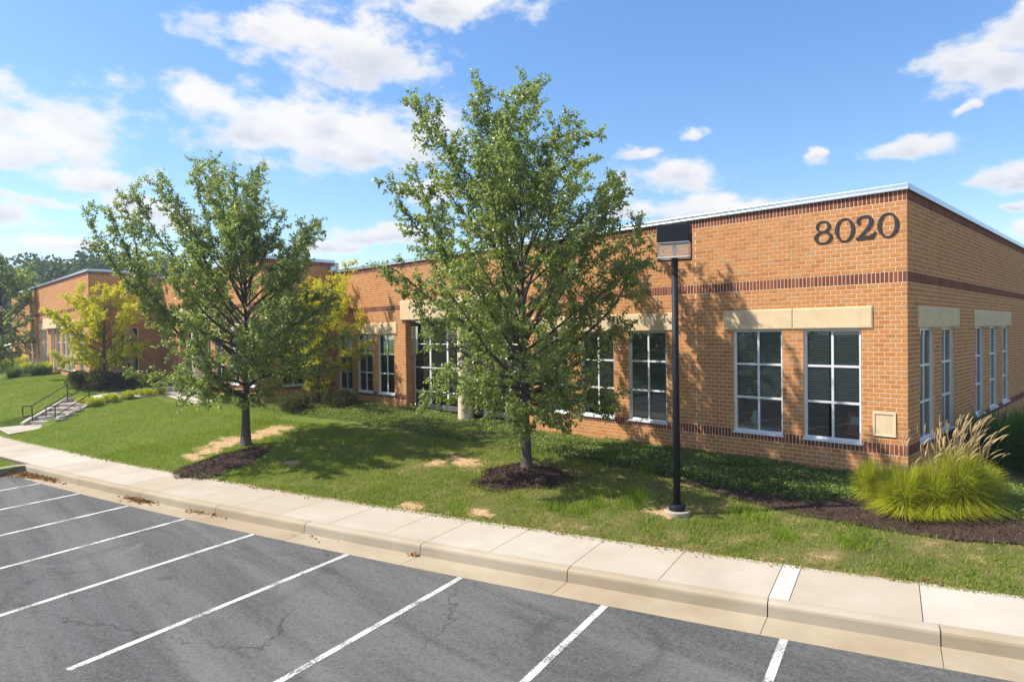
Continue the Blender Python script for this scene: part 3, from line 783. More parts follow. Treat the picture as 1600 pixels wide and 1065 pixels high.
# ------------------------------------------------------------------ steps, walkway, handrails
SB = np.array([-33.4, -10.9]); sd = np.array([-.6, .8]); sn = np.array([.8, .6])
st = empty('entrance_steps', (SB[0], SB[1], ZW)); tag(st, 'pale concrete entrance steps climbing the lawn beside black handrails', 'steps')
def SM(a, b, z): p = sd*a+sn*b; return (p[0], p[1], z)
n = 5; run, rise, wd = .42, .165, .78
for i in range(n):
    m = MB(); m.box(i*run, n*run+.5, -wd, wd, i*rise-.3 if i else -.4, (i+1)*rise, .5, lambda p: SM(*p)); m.build('step', MATS['steps'], st, bevel=.012)
for s_ in (-1, 1):
    m = MB(); A = [(-.25, .14), (.15, .3), (n*run+.3, n*rise+.22), (n*run+.6, n*rise+.2)]
    for (a0, z0), (a1, z1) in zip(A, A[1:]):
        P = lambda a, b, z: SM(a, b, z)
        b0, b1 = s_*wd, s_*(wd+.2)
        if b0 > b1: b0, b1 = b1, b0
        m.quad(P(a0, b0, z0), P(a1, b0, z1), P(a1, b1, z1), P(a0, b1, z0)); m.quad(P(a0, b0, -.6), P(a1, b0, -.6), P(a1, b0, z1), P(a0, b0, z0)); m.quad(P(a1, b1, -.6), P(a0, b1, -.6), P(a0, b1, z0), P(a1, b1, z1))
    m.quad(SM(-.25, b1, -.6), SM(-.25, b0, -.6), SM(-.25, b0, .14), SM(-.25, b1, .14))
    m.build('cheek_wall', MATS['steps'], st)
for s_, lab in ((-1, 'far black handrail on the left side of the entrance steps'), (1, 'near black handrail on the lawn side of the entrance steps')):
    hr = empty('handrail', (SB[0]+sn[0]*s_*.62, SB[1]+sn[1]*s_*.62, ZW)); tag(hr, lab, 'handrail', 'handrails of the entrance steps')
    zb, zt = .92, n*rise+.92
    def HP(a, z): return (sd[0]*a, sd[1]*a, z)
    for hh, nm in ((0, 'top_rail'), (-.5, 'lower_rail')):
        m = MB(); m.tube([HP(-.45, zb+hh), HP(.05, zb+hh), HP(n*run, zt+hh), HP(n*run+.55, zt+hh)], .024, 8); m.build(nm, MATS['rail'], hr, smooth=True)
    m = MB(); m.tube([HP(-.45, zb), HP(-.45, zb-.5)], .024, 8); m.build('end_rail', MATS['rail'], hr, smooth=True)
    for a, z0 in ((.05, 0), (n*run, n*rise)):
        m = MB(); m.tube([HP(a, z0-.05), HP(a, z0+.92)], .026, 8); m.build('post', MATS['rail'], hr, smooth=True)
# walkway draped on the ground, from the steps to the door
def ribbon(pts, w, lift, n=30):
    c = catmull(pts, 10); m = MB(); rows = []
    for i, p in enumerate(c):
        t = c[min(i+1, len(c)-1)]-c[max(i-1, 0)]; t /= np.linalg.norm(t); nn = np.array([-t[1], t[0]])
        ww = w; rows.append([(*(p+nn*ww), float(ground(*(p+nn*ww)))+lift), (*(p-nn*ww), float(ground(*(p-nn*ww)))+lift)])
    for A, B in zip(rows, rows[1:]):
        m.quad(A[1], B[1], B[0], A[0]); m.quad((*A[0][:2], A[0][2]-.2), A[0], B[0], (*B[0][:2], B[0][2]-.2)); m.quad((*B[1][:2], B[1][2]-.2), B[1], A[1], (*A[1][:2], A[1][2]-.2))
    return m
top = SB+sd*(n*run+.3)
tag(ribbon([top, top+sd*1.0, (-35.2, -6.8), (-34.3, -5.0), (-34.2, -3.2)], .85, .05).build('footpath', MATS['steps']), kind='structure')
m = MB(); pl = [(-36.6, -4.9), (-28.8, -5.6), (-28.8, -4.4), (-31.8, -3.5), (-36.9, -3.3)]

for xa in np.arange(-36.8, -28.8, .4):
    for ya in np.arange(-5.6, -3.3, .4):
        m.quad(*[(xx, yy, float(ground(xx, yy))+.035) for xx, yy in ((xa, ya), (xa+.4, ya), (xa+.4, ya+.4), (xa, ya+.4))])
tag(m.build('entrance_paving', MATS['steps']), kind='structure')
m = MB(); q = [(-30.9, -12.5), (-33.9, -12.6), (SB-sn*.95+sd*.0).tolist(), (SB+sn*.95).tolist()]
m.poly([(x, y, ZW+.015) for x, y in q][::-1]); tag(m.build('footpath', MATS['walk']), kind='structure')
m = MB()

# ------------------------------------------------------------------ leaves
def leaf_mesh(name, centers, dirs, size, mat, rnd, width=.55, fold=.25, flat=0.):
    """two folded triangles a leaf: base, left, tip, right"""
    n = len(centers); d = dirs/np.linalg.norm(dirs, axis=1, keepdims=True)
    rv = rng.normal(size=(n, 3)); rv[:, 2] += flat; s = np.cross(d, rv); s /= np.linalg.norm(s, axis=1, keepdims=True)+1e-9
    u = np.cross(s, d); L_ = (size*rng.uniform(.7, 1.25, n))[:, None]
    b = centers; tip = b+d*L_; mid = b+d*L_*.45
    lft = mid+s*L_*width/2+u*L_*fold*.5; rgt = mid-s*L_*width/2+u*L_*fold*.5
    V = np.stack([b, lft, tip, rgt], 1).reshape(-1, 3); k = np.arange(n)*4
    Fc = np.stack([np.stack([k, k+2, k+1], 1), np.stack([k, k+3, k+2], 1)], 1).reshape(-1, 3)
    return np_mesh(name, V, Fc, mat, np.repeat(rnd, 2))
def unit(v): return v/(np.linalg.norm(v)+1e-9)
def make_tree(name, base, env, trunk_h, trunk_r, mat, n_limb, leaf_size, density, label, seed, z_first, leafw=.55, cat='tree', lean=(0, 0), yfrac=0., low=.0, group=None, droop=.5, e0=2, e1=74):
    """env: list of (height above base, left radius, right radius), left/right as seen from the photograph's side"""
    R = np.random.default_rng(seed); env = np.array(env, float); ztop = env[-1, 0]
    sr = _r0/np.linalg.norm(_r0); sf = np.array([_f[0], _f[1], 0]); sf /= np.linalg.norm(sf)
    def radius(z, dirv):
        l = np.interp(z, env[:, 0], env[:, 1], left=.05, right=0); r = np.interp(z, env[:, 0], env[:, 2], left=.05, right=0)
        c = dirv@sr; return (l*(1-c)+r*(1+c))/2 if abs(c) < .999 else (r if c > 0 else l)
    root = empty(name, tuple(base)); tag(root, label, cat, group)
    tb = MB(); tp = []; nT = 12
    for i in range(nT+1):
        t = i/nT; tp.append(np.array([lean[0]*t*t+.05*math.sin(3*t+seed), lean[1]*t*t+.05*math.cos(2.3*t+seed)-.05*math.cos(seed), trunk_h*t]))
    tb.tube(tp, [trunk_r*(1.35 if i == 0 else (1.08 if i == 1 else 1))*(1-.88*(i/nT)**.9)+.008 for i in range(nT+1)], 10)
    def tpos(z): 
        t = np.clip(z/trunk_h, 0, 1)*nT; i = min(int(t), nT-1); return tp[i]+(tp[i+1]-tp[i])*(t-i)
    bb = MB(); C = []; D = []
    def leaves_along(p, q, k):
        for _ in range(k):
            t = R.random(); c = p+(q-p)*t
            ax = unit(q-p); o = unit(R.normal(size=3)); dirn = unit(ax*.5+o*.9+np.array([0, 0, -droop]))
            C.append(c+o*R.uniform(0, .05)); D.append(dirn)
    for i in range(n_limb):
        fr = (i+.5)/n_limb; z0 = z_first+(trunk_h*.97-z_first)*fr**1.3; azm = i*2.39996+R.uniform(-.35, .35)
        hd = np.array([math.cos(azm), math.sin(azm), 0.]); el = rad(e0+(e1-e0)*fr+R.uniform(-10, 10))
        p = tpos(z0).copy(); d = hd*math.cos(el)+np.array([0, 0, math.sin(el)]); path = [p.copy()]; step = .22
        reach = R.uniform(.84, 1.06); zcap = ztop*R.uniform(.7, 1.0)
        for k in range(60):
            d = unit(d+R.normal(size=3)*.07+np.array([0, 0, -.012 if fr < .18 else .024])); p = p+d*step; path.append(p.copy())
            rel = p-tpos(p[2]); rr = math.hypot(rel[0], rel[1])
            if rr > reach*radius(p[2], unit(np.array([rel[0], rel[1], 1e-6]))) and k > 1: break
            if p[2] > zcap: break
        path = np.array(path); npth = len(path); r0 = max(.012, trunk_r*.46*(1-.6*fr)*min(1, npth/12))
        bb.tube(path, list(np.linspace(r0, .006, npth)), 5, cap=False)
        for k in range(1, npth):
            f = k/npth
            if f > (.2 if fr < .45 else .34):
                for _ in range(2 if R.random() < .75 else 1):
                    tl = R.uniform(.3, .95)*(1.08-.55*f)*min(1.2, npth*step/2.0+.3)
                    side = unit(np.cross(path[k]-path[k-1], R.normal(size=3))); td = unit((path[k]-path[k-1])/step*.65+side*.85+np.array([0, 0, .18 if fr > .3 else -.12]))
                    q = path[k-1]; m_ = q+td*tl*.5; e_ = m_+unit(td+np.array([0, 0, .12*R.normal()]))*tl*.5
                    bb.tube([q, m_, e_], [.007, .005, .003], 3, cap=False)
                    kk = int(density*tl*R.uniform(.6, 1.4)); leaves_along(q+(m_-q)*.3, m_, kk//2); leaves_along(m_, e_, kk-kk//2)
                    # side shoots
                    for _ in range(2):
                        s2 = unit(np.cross(td, R.normal(size=3))); a = q+(e_-q)*R.uniform(.3, .9); b = a+unit(td*.5+s2)*tl*R.uniform(.3, .55)
                        leaves_along(a, b, int(density*.45*tl*R.uniform(.5, 1.4)))
            if f > .4: leaves_along(path[k-1], path[k], int(density*.2))
    C_ = np.array(C); D_ = np.array(D)
    tr = tb.build('trunk', MATS['bark'], root, smooth=True)
    bb.build('branches', MATS['bark'], root, smooth=True)
    rn = np.clip(R.normal(.45, .2, len(C_)), 0, .93)
    # some whole twigs have turned
    cell = (np.floor(C_*2.2).astype(int)@np.array([73, 191, 37])) % 97
    rn = np.clip(rn+(cell % 7-3)*.07, 0, .93); rn[(cell == 5) & (R.random(len(rn)) < .8)] = R.uniform(.94, 1.)
    if yfrac:
        hgt = np.clip((C_[:, 2]-env[0, 0])/(ztop-env[0, 0]), 0, 1); rn = np.clip(R.normal(.25, .15, len(C_))+yfrac*(hgt*.5+(cell % 5)*.13), 0, 1)
    lm = leaf_mesh('crown', C_, D_, leaf_size, mat, rn, leafw)
    link('crown', lm, root)
    return root, len(C_)
def px_env(rows, px_trunk, Z, zbase):
    """photo rows (y, left, right) to heights and radii"""
    out = []
    for y, l, r in rows:
        P = at_depth(px_trunk, y, Z); out.append((P[2]-zbase, max(.1, (px_trunk-l)*Z/F), max(.1, (r-px_trunk)*Z/F)))
    return sorted(out)
counts = {}
b1 = hit(823, 741); Z1 = proj(b1)[2]
e1 = px_env([(660, 740, 890), (635, 670, 945), (600, 640, 985), (560, 622, 995), (480, 604, 1000), (400, 610, 1000), (330, 600, 995), (280, 612, 980), (240, 612, 950), (200, 625, 905), (150, 645, 855), (112, 655, 835)], 815, Z1, b1[2])
t_, counts['t1'] = make_tree('pear_tree', b1, e1, 7.0, .135, MATS['leaf'], 62, .09, 70, 'tall green leafy tree in a mulch mound left of the black lamp post', 3, 1.75, lean=(-.25, .1))
b2 = hit(385, 697); Z2 = proj(b2)[2]
e2 = px_env([(615, 300, 450), (592, 215, 485), (560, 185, 515), (520, 170, 530), (470, 185, 530), (420, 190, 510), (380, 180, 495), (340, 172, 488), (310, 240, 482), (280, 285, 475), (250, 290, 460), (238, 290, 440)], 385, Z2, b2[2])
t_, counts['t2'] = make_tree('pear_tree', b2, e2, 6.6, .15, MATS['leaf'], 62, .09, 70, 'green leafy tree in a mulch mound near the middle of the sloping lawn', 11, 1.6)
b3 = np.array(hit(4, 577)); Z3 = proj(b3)[2]
e3 = px_env([(560, -60, 50), (540, -90, 62), (500, -110, 72), (460, -110, 66), (420, -90, 40), (390, -60, 18), (372, -25, 8)], 2, Z3, b3[2])
t_, counts['t3'] = make_tree('shade_tree', b3, e3, 7.2, .2, MATS['leaf'], 34, .15, 34, 'dark green tree at the left edge before the far brick wing', 21, 1.3)
# yellow trees by the facade
b4 = np.array([-23.6, -1.9, float(ground(-23.6, -1.9))]); Z4 = proj(b4)[2]
e4 = px_env([(590, 455, 545), (560, 425, 580), (520, 415, 590), (480, 420, 585), (440, 430, 575), (418, 470, 545)], 495, Z4, b4[2])
t_, counts['t4'] = make_tree('honey_locust', b4, e4, 5.0, .085, MATS['leaf_yellow'], 26, .1, 62, 'slender yellow-tipped tree against the facade behind the brown shrubs', 31, .8, leafw=.4, yfrac=1.0, lean=(.7, .2))
b5 = np.array([-38.6, -7.2, float(ground(-38.6, -7.2))]); Z5 = proj(b5)[2]
pxt5 = proj(b5)[0]
e5 = px_env([(575, pxt5-50, pxt5+60), (555, 100, 225), (520, 88, 235), (490, 85, 230), (462, 105, 215), (438, 150, 200)], pxt5, Z5, b5[2])
t_, counts['t5'] = make_tree('honey_locust', b5, e5, 5.6, .1, MATS['leaf_yellow'], 28, .12, 66, 'spreading yellow-green tree beside the corner of the far brick wing', 41, 1.2, leafw=.45, yfrac=.95, e0=12, e1=60)

# far wood behind the roofs: each tree its own crown of leaf clumps
def far_tree_mesh(seed, hgt, wid):
    R = np.random.default_rng(seed); C = []; D = []
    lobes = [(R.normal(0, wid*.22), R.normal(0, wid*.22), hgt*R.uniform(.35, .86), wid*R.uniform(.16, .3)) for _ in range(26)]
    for x, y, z, r in lobes:
        n = int(260*(r/(wid*.22))**2); v = R.normal(size=(n, 3)); v /= np.linalg.norm(v, axis=1, keepdims=True); v *= r*R.uniform(.55, 1.05, (n, 1)); v[:, 2] *= .75
        C.append(v+(x, y, z)); D.append(v+R.normal(size=(n, 3))*r*.5)
    C = np.concatenate(C); D = np.concatenate(D)
    return leaf_mesh('crown', C, D, .62, MATS['leaf_far'], np.clip(R.normal(.5, .22, len(C)), 0, 1), .8)
def far_trunk(hgt):
    m = MB(); m.tube([(0, 0, -.5), (.1, 0, hgt*.4), (0, .1, hgt*.75)], [.4, .28, .08], 8); return m.mesh('trunk', MATS['bark'], True)
FM = [far_tree_mesh(s, 17, 13) for s in (1, 2, 3)]; FTk = far_trunk(17)
def far_tree(x, y, sc, k, rz, label, group):
    o = empty('broadleaf_tree', (x, y, -1.75), rz); o.scale = (sc, sc, sc); tag(o, label, 'tree', group)
    link('crown', FM[k], o); link('trunk', FTk, o); return o
far = [(22, 115, 1.0, 0), (48, 108, .98, 1), (80, 118, 1.03, 2), (108, 110, 1.02, 0), (136, 122, 1.05, 1), (160, 116, 1.0, 2), (190, 104, 1.08, 0), (214, 112, 1.02, 2), (245, 120, 1.0, 1), (-5, 112, 1.0, 2)]
ordn = ['second', 'third', 'fourth', 'fifth', 'sixth', 'seventh', 'eighth', 'ninth', 'tenth']
FARL = ['%s dark tree from the left in the far wood beyond the roof' % w for w in ordn]+['leftmost dark tree of the far wood, behind the edge tree']
for i, (px, Z, sc, k) in enumerate(far):
    P = at_depth(px, 525, Z)
    far_tree(P[0], P[1], sc*1.1, k, i*1.7, FARL[i], 'far wood beyond the roofs')
# trees across the lot, mirrored in the window glass
for i, (x, y) in enumerate([(-46, -52), (-30, -60), (-12, -58), (6, -62), (24, -56), (40, -48), (58, -20), (60, 6)]):
    far_tree(x, y, .55+.07*(i % 3), i % 3, i*2.1, 'broad green tree across the parking lot, mirrored in the window glass', 'trees across the lot')

# ------------------------------------------------------------------ mulch mounds
def mound(b, R_, hgt, label, stretch=1., ang=0., seed=0):
    Rg = np.random.default_rng(seed); m = MB(); n, k = 48, 12; rows = []
    for j in range(k+1):
        t = j/k; row = []
        for i in range(n):
            w = 2*math.pi*i/n; rr = R_*t*(1+.1*math.sin(3*w+seed)+.06*math.sin(7*w))
            dx, dy = rr*math.cos(w)*stretch, rr*math.sin(w); x = dx*math.cos(ang)-dy*math.sin(ang); y = dx*math.sin(ang)+dy*math.cos(ang)
            z = float(ground(b[0]+x, b[1]+y))-b[2]+hgt*(math.cos(t*math.pi/2)**1.2)+.012+Rg.normal(0, .012)*(t < .95) - (.04 if j == k else 0)
            row.append((x, y, z))
        rows.append(row)
    for A, B in zip(rows, rows[1:]):
        for i in range(n): m.quad(A[i], B[i], B[(i+1) % n], A[(i+1) % n], .3)
    root = empty('mulch_mound', tuple(b)); tag(root, label, 'mulch')
    m.build('mound', MATS['mulch'], root, smooth=True)
    N = 5200; tt = np.sqrt(Rg.random(N)); ww = Rg.uniform(0, 6.283, N); rr = R_*tt*(1.03+.1*np.sin(3*ww+seed)+.06*np.sin(7*ww))
    dx = rr*np.cos(ww)*stretch; dy = rr*np.sin(ww); x = dx*math.cos(ang)-dy*math.sin(ang); y = dx*math.sin(ang)+dy*math.cos(ang)
    z = ground(b[0]+x, b[1]+y)-b[2]+hgt*np.cos(np.clip(tt, 0, 1)*math.pi/2)**1.2+.02
    d = Rg.normal(size=(N, 3)); d[:, 2] *= .4
    me = leaf_mesh('chips', np.stack([x, y, z], 1), d, .06, MATS['mulch'], Rg.random(N), .35, .1)
    o = link('bark_chips', me, root); o['kind'] = 'stuff'
mound(b1+np.array([.0, -.25, 0]), 1.15, .2, 'dark brown mulch mound round the tree nearest the lamp post', 1.1, .3, 1)
m2 = hit(352, 722)
mound(np.array([m2[0], m2[1], float(ground(m2[0], m2[1]))]), 1.05, .13, 'dark mulch patch running from the middle tree down to the sidewalk', 1.75, rad(118), 2)

# ------------------------------------------------------------------ beds: mulch strip and ground cover
GCp = [(300, 622), (400, 640), (470, 650), (520, 655), (600, 664), (680, 683), (760, 697), (860, 713), (960, 729), (1060, 748), (1180, 773), (1260, 782), (1330, 782), (1420, 788), (1540, 780), (1600, 776)]
MUp = [(830, 702), (900, 714), (1000, 735), (1060, 752), (1150, 780), (1250, 806), (1400, 832), (1500, 846), (1600, 852)]
gc = np.array([hit(*q)[:2] for q in GCp]); mu = np.array([hit(*q)[:2] for q in MUp])
gc = gc[np.argsort(gc[:, 0])]; mu = mu[np.argsort(mu[:, 0])]
def gc_y(x): return np.interp(x, gc[:, 0], gc[:, 1])
def mu_y(x): return np.interp(x, mu[:, 0], mu[:, 1])
m = MB(); xs = np.linspace(mu[0, 0], 12, 110)
for a, b in zip(xs, xs[1:]):
    ya, yb = float(mu_y(a)), float(mu_y(b)); k = 10
    for j in range(k):
        t0, t1 = j/k, (j+1)/k
        P = lambda x, y0, t: (x, y0+( (1.5 if x > .2 else -.02)-y0)*t, float(ground(x, y0+((1.5 if x > .2 else -.02)-y0)*t))+.018+.012*math.sin(x*9+t*40))
        m.quad(P(a, ya, t0), P(b, yb, t0), P(b, yb, t1), P(a, ya, t1), .35)
bed = tag(m.build('mulch_bed', MATS['mulch'], smooth=True), kind='structure')
N = 16000; x = rng.uniform(mu[0, 0], 8, N); y = mu_y(x)+rng.random(N)**1.3*1.8-.05; d = rng.normal(size=(N, 3)); d[:, 2] *= .4
o = link('bark_chips', leaf_mesh('bark_chips', np.stack([x, y, ground(x, y)+.03], 1), d, .055, MATS['mulch'], rng.random(N), .35, .1), bed); o['kind'] = 'stuff'
def cover(name, x0, x1, ylo, yhi, n, mat, label, size=.05, hgt=.2):
    x = rng.uniform(x0, x1, n); y0 = ylo(x); y1 = yhi(x); t = rng.random(n); y = y0+(y1-y0)*t
    ok = y1 > y0; x, y, t, y0, y1 = x[ok], y[ok], t[ok], y0[ok], y1[ok]
    nz = .5+.5*np.sin(x*2.1+np.sin(y*3)*1.3)*np.sin(y*2.7+x*.6)
    top = hgt*(.55+.45*nz)*np.clip((y-y0)/.22, .15, 1)
    z = ground(x, y)+top*rng.uniform(.35, 1.0, len(x))
    d = rng.normal(size=(len(x), 3)); d[:, 2] = d[:, 2]*.35+.1
    rn = np.clip(rng.normal(.4, .2, len(x))+.25*(nz-.5), 0, 1)
    o = link(name, leaf_mesh(name, np.stack([x, y, z], 1), d, size, mat, rn, .7, .2, 2.2)); tag(o, label, 'ground cover', kind='stuff')
def wall_front(x): return np.where(x < -25.4, -3.72, np.where((x > -19.26) & (x < -12.26), .42, -.02))
cover('ground_cover', gc[0, 0], -6.5, lambda x: gc_y(x)+.04*np.sin(x*5), wall_front, 62000, MATS['cover'], 'yellow-green leafy ground cover along the foot of the facade', .062)
cover('ground_cover', -8.5, .2, lambda x: gc_y(x)+.05*np.sin(x*6), wall_front, 30000, MATS['cover_dark'], 'dark green leafy ground cover below the windows by the lamp post', .062, .24)
cover('ground_cover', 1.2, 6.5, lambda x: np.full_like(x, -1.3), lambda x: np.full_like(x, 1.2), 17000, MATS['cover'], 'green leafy ground cover right of the yellow grass clumps', .06, .16)

# ------------------------------------------------------------------ lawn blades
def blades(name, x, y, hgt, mat, rn, label, z=None, w=.007):
    n = len(x); z = ground(x, y) if z is None else z
    hh = hgt*rng.uniform(.5, 1.3, n)*(.45+1.1*fnoise(x*1.7, y*1.7)); a = rng.uniform(0, 6.283, n); ln = rng.uniform(.1, .8, n)*hh; b = rng.uniform(0, 6.283, n)
    B = np.stack([x, y, z-.005], 1); s = np.stack([np.cos(a), np.sin(a), 0*a], 1)*w
    T_ = B+np.stack([np.cos(b)*ln, np.sin(b)*ln, hh], 1)
    V = np.stack([B-s, B+s, T_], 1).reshape(-1, 3); Fc = np.arange(3*n).reshape(-1, 3)
    o = link(name, np_mesh(name, V, Fc, mat, rn)); tag(o, label, 'grass', kind='stuff')
_lat = np.random.default_rng(99).random((256, 256))
def vnoise(x, y):
    xi = np.floor(x).astype(int); yi = np.floor(y).astype(int); fx = x-xi; fy = y-yi; fx = fx*fx*(3-2*fx); fy = fy*fy*(3-2*fy)
    g = lambda a, b: _lat[a % 256, b % 256]
    return (g(xi, yi)*(1-fx)+g(xi+1, yi)*fx)*(1-fy)+(g(xi, yi+1)*(1-fx)+g(xi+1, yi+1)*fx)*fy
def fnoise(x, y):
    return np.clip(.5+1.25*(.45*vnoise(x*.9, y*.9)+.3*vnoise(x*2.3+9, y*2.3)+.25*vnoise(x*5.5, y*5.5+4)-.5), 0, 1)
def fnoise_old(x, y):
    return .5+.25*np.sin(x*1.9+1.3*np.sin(y*1.1))*np.cos(y*2.3+.7*np.sin(x*.9))+.25*np.sin(x*4.3+y*3.1+np.sin(x*2.2))
N = 430000
x = np.concatenate([rng.uniform(-22, 7, int(N*.62)), rng.uniform(-52, -22, int(N*.38))]); t = rng.random(len(x))
y = back_y(x)-.06+t*np.where(x > -22, 6.6, 9.0)
lim = np.where(x > mu[0, 0], mu_y(x)+.06, np.where(x > gc[0, 0], gc_y(x)+.06, np.where(x < -40.5, -7.55, -4.2)))
keep = y < lim
fx = fnoise(x, y); bare = np.zeros(len(x))
for (sx, sy, a, b) in SOIL: bare = np.maximum(bare, np.clip(1.3-np.hypot((x-sx)/a, (y-sy)/b)+1.8*(.5-fx), 0, 1))
right = np.clip((x+20)/11, 0, 1)
keep &= rng.random(len(x)) > bare*1.25
keep &= rng.random(len(x)) > (.25+.75*right)*np.clip(.72-fx, 0, 1)*1.5
for bb_, RR in ((b1, 1.15), (m2, 1.0)): keep &= np.hypot(x-bb_[0], y-bb_[1]) > RR
keep &= ~((np.abs((x-SB[0])*sn[0]+(y-SB[1])*sn[1]) < 1.0) & ((x-SB[0])*sd[0]+(y-SB[1])*sd[1] > -1.8) & ((x-SB[0])*sd[0]+(y-SB[1])*sd[1] < 3.2))
keep &= ~((x < -30.5) & (x > -34.5) & (y < -11.0))
keep &= ~((x > -37) & (x < -28.6) & (y > -6.2)); keep &= ~((x > -36.6) & (x < -33.4) & (y > -8.6))
x, y, fx, right = x[keep], y[keep], fx[keep], right[keep]
rn = np.clip(rng.normal(.33, .22, len(x))+(.3+.7*right)*(.14+.75*(.5-fx))+.22*(rng.random(len(x)) < .1*right), 0, 1)
blades('lawn_grass', x, y, .07, MATS['grass'], rn, 'short green lawn grass sloping up to the building', w=.008)
# coarse tufts in the worn lawn
tx = []; ty = []
for q in ((870, 795), (905, 800), (1000, 775), (985, 790), (1160, 800), (1190, 812), (1330, 850), (930, 790), (720, 800), (1010, 735), (1230, 840)):
    c = hit(*q); k = 260; tx.append(c[0]+rng.normal(0, .17, k)); ty.append(c[1]+rng.normal(0, .14, k))
x = np.concatenate(tx); y = np.concatenate(ty)
blades('coarse_grass', x, y, .17, MATS['grass'], np.clip(rng.normal(.33, .12, len(x)), 0, .7), 'coarse green grass tufts in the worn lawn', w=.008)
# island grass
x = rng.uniform(-34, -21.9, 26000); y = kerb_y(x)-rng.random(len(x))*3-.05
ok = (y < kerb_y(x)-.08) & (x < -22.4+.26*np.clip(kerb_y(-22)-y, 0, 9))
x, y = x[ok], y[ok]
blades('island_grass', x, y, .055, MATS['grass'], np.clip(rng.normal(.33, .14, len(x)), 0, 1), 'mown grass on the kerbed island at the end of the bays', z=np.full(len(x), ZW-.012), w=.008)

# ------------------------------------------------------------------ ornamental grasses, shrubs, small plants
def grass_clump(name, P, n, hgt, spread, mat, label, plumes=0, wid=.006, seed=0, arch=1., cat='ornamental grass', group=None, ph=1.0):
    R = np.random.default_rng(seed); root = empty(name, tuple(P)); tag(root, label, cat, group)
    a = R.uniform(0, 6.283, n); ln = spread*R.uniform(.15, 1., n)*arch; hh = hgt*R.uniform(.55, 1.05, n)*(1-.25*(ln/spread/arch)**2)
    low = R.random(n) < .34; ln = np.where(low, spread*R.uniform(.55, 1.15, n), ln); hh = np.where(low, hgt*R.uniform(.2, .6, n), hh); r0 = R.random(n)**.5*spread*.34; K = 6; V = np.zeros((n, K, 2, 3)); w = wid*R.uniform(.7, 1.3, n)
    pa = a+R.normal(0, .25, n)+np.pi/2
    for j in range(K):
        t = j/(K-1); rr = r0+ln*t**2.0; z = hh*(1.25*t-.32*t**3*(1+ln/spread*.5))*(1-np.where(low, .75, .35)*np.minimum(ln/spread, 1)**2*t**1.3); ww = w*(1-t)**.7+.0006
        c = np.stack([np.cos(a)*rr, np.sin(a)*rr, z-.02], 1); s = np.stack([np.cos(pa), np.sin(pa), 0*a], 1)*ww[:, None]
        V[:, j, 0] = c-s; V[:, j, 1] = c+s
    V = V.reshape(-1, 3); k = (np.arange(n)*K*2)[:, None]+np.arange(K-1)[None]*2
    Fc = np.stack([k, k+1, k+3, k+2], -1).reshape(-1, 4)
    o = link('blades', np_mesh('blades', V, Fc, mat, np.repeat(np.clip(R.normal(.45, .3, n), 0, 1), K-1)), root)
    if plumes:
        stems = MB()
        for i in range(plumes):
            az = R.uniform(0, 6.283); out = R.uniform(.1, .75)*spread; H_ = hgt*ph*R.uniform(.62, 1.02)
            tip = np.array([math.cos(az)*out+.1, math.sin(az)*out, H_]); mid = tip*np.array([.45, .45, .62])
            stems.tube([(0, 0, .1), mid, tip], [.004, .003, .002], 3, cap=False)
            m = MB(); d = unit(tip-mid+np.array([.08, .05, -.05])); e = tip+d*R.uniform(.2, .3)
            m.tube([tip, tip+(e-tip)*.3, tip+(e-tip)*.7+np.array([.01, 0, -.01]), e+np.array([.03, 0, -.03])], [.005, .013, .011, .002], 6); m.r = [R.random()]*len(m.f)
            m.build('plume', MATS['plume'], root)
        stems.build('stems', MATS['plume'], root)
    return root
def on(px, py): P = hit(px, py); return np.array([P[0], P[1], float(ground(P[0], P[1]))])
grass_clump('fountain_grass', on(1357, 775), 2600, .95, .42, MATS['fountain'], 'small yellow-green grass clump against the brick left of the corner', 0, seed=1, arch=.8, wid=.005)
grass_clump('fountain_grass', on(1415, 802), 5200, 1.15, .6, MATS['fountain'], 'yellow-green grass clump in front of the building corner', 9, seed=2, ph=1.3, arch=.8, wid=.005)
grass_clump('fountain_grass', on(1497, 795), 7000, 1.4, .78, MATS['fountain'], 'yellow-green grass clump with many tan plumes right of the corner', 80, seed=3, ph=1.2, arch=.8, wid=.005)
grass_clump('fountain_grass', on(1385, 785), 2600, .95, .5, MATS['fountain'], 'low yellow-green grass clump between the wall clump and the corner clump', 0, seed=6, arch=.9, wid=.005)
grass_clump('fountain_grass', on(1462, 802), 4200, 1.2, .62, MATS['fountain'], 'yellow-green grass clump between the corner clump and the plumed clump', 16, seed=7, ph=1.3, arch=.75, wid=.005)
grass_clump('fountain_grass', on(1535, 783), 2600, .95, .6, MATS['fountain'], 'yellow-green grass clump right of the plumed clump', 8, seed=8, ph=1.5, arch=1., wid=.005)
grass_clump('maiden_grass', on(1560, 728), 3000, 1.75, 1.35, MATS['miscanthus'], 'big dark green arching grass beside the right-hand wall', 0, .011, seed=4)
grass_clump('maiden_grass', on(1625, 724), 3000, 1.85, 1.4, MATS['miscanthus'], 'dark green arching grass cut by the right edge of the picture', 0, .011, seed=5)
gl = 'pale green grass clump in the bed at the foot of the far wing'
for i, (px, py) in enumerate([(22, 590), (40, 583), (58, 586), (72, 584), (12, 578), (35, 572)]):
    Pg = on(px, py); grass_clump('maiden_grass', Pg, 900, 1.15, .9, MATS['miscanthus' if i in (0, 2) else 'fountain'], gl, 0, .016, seed=50+i, group='grasses by the far wing')
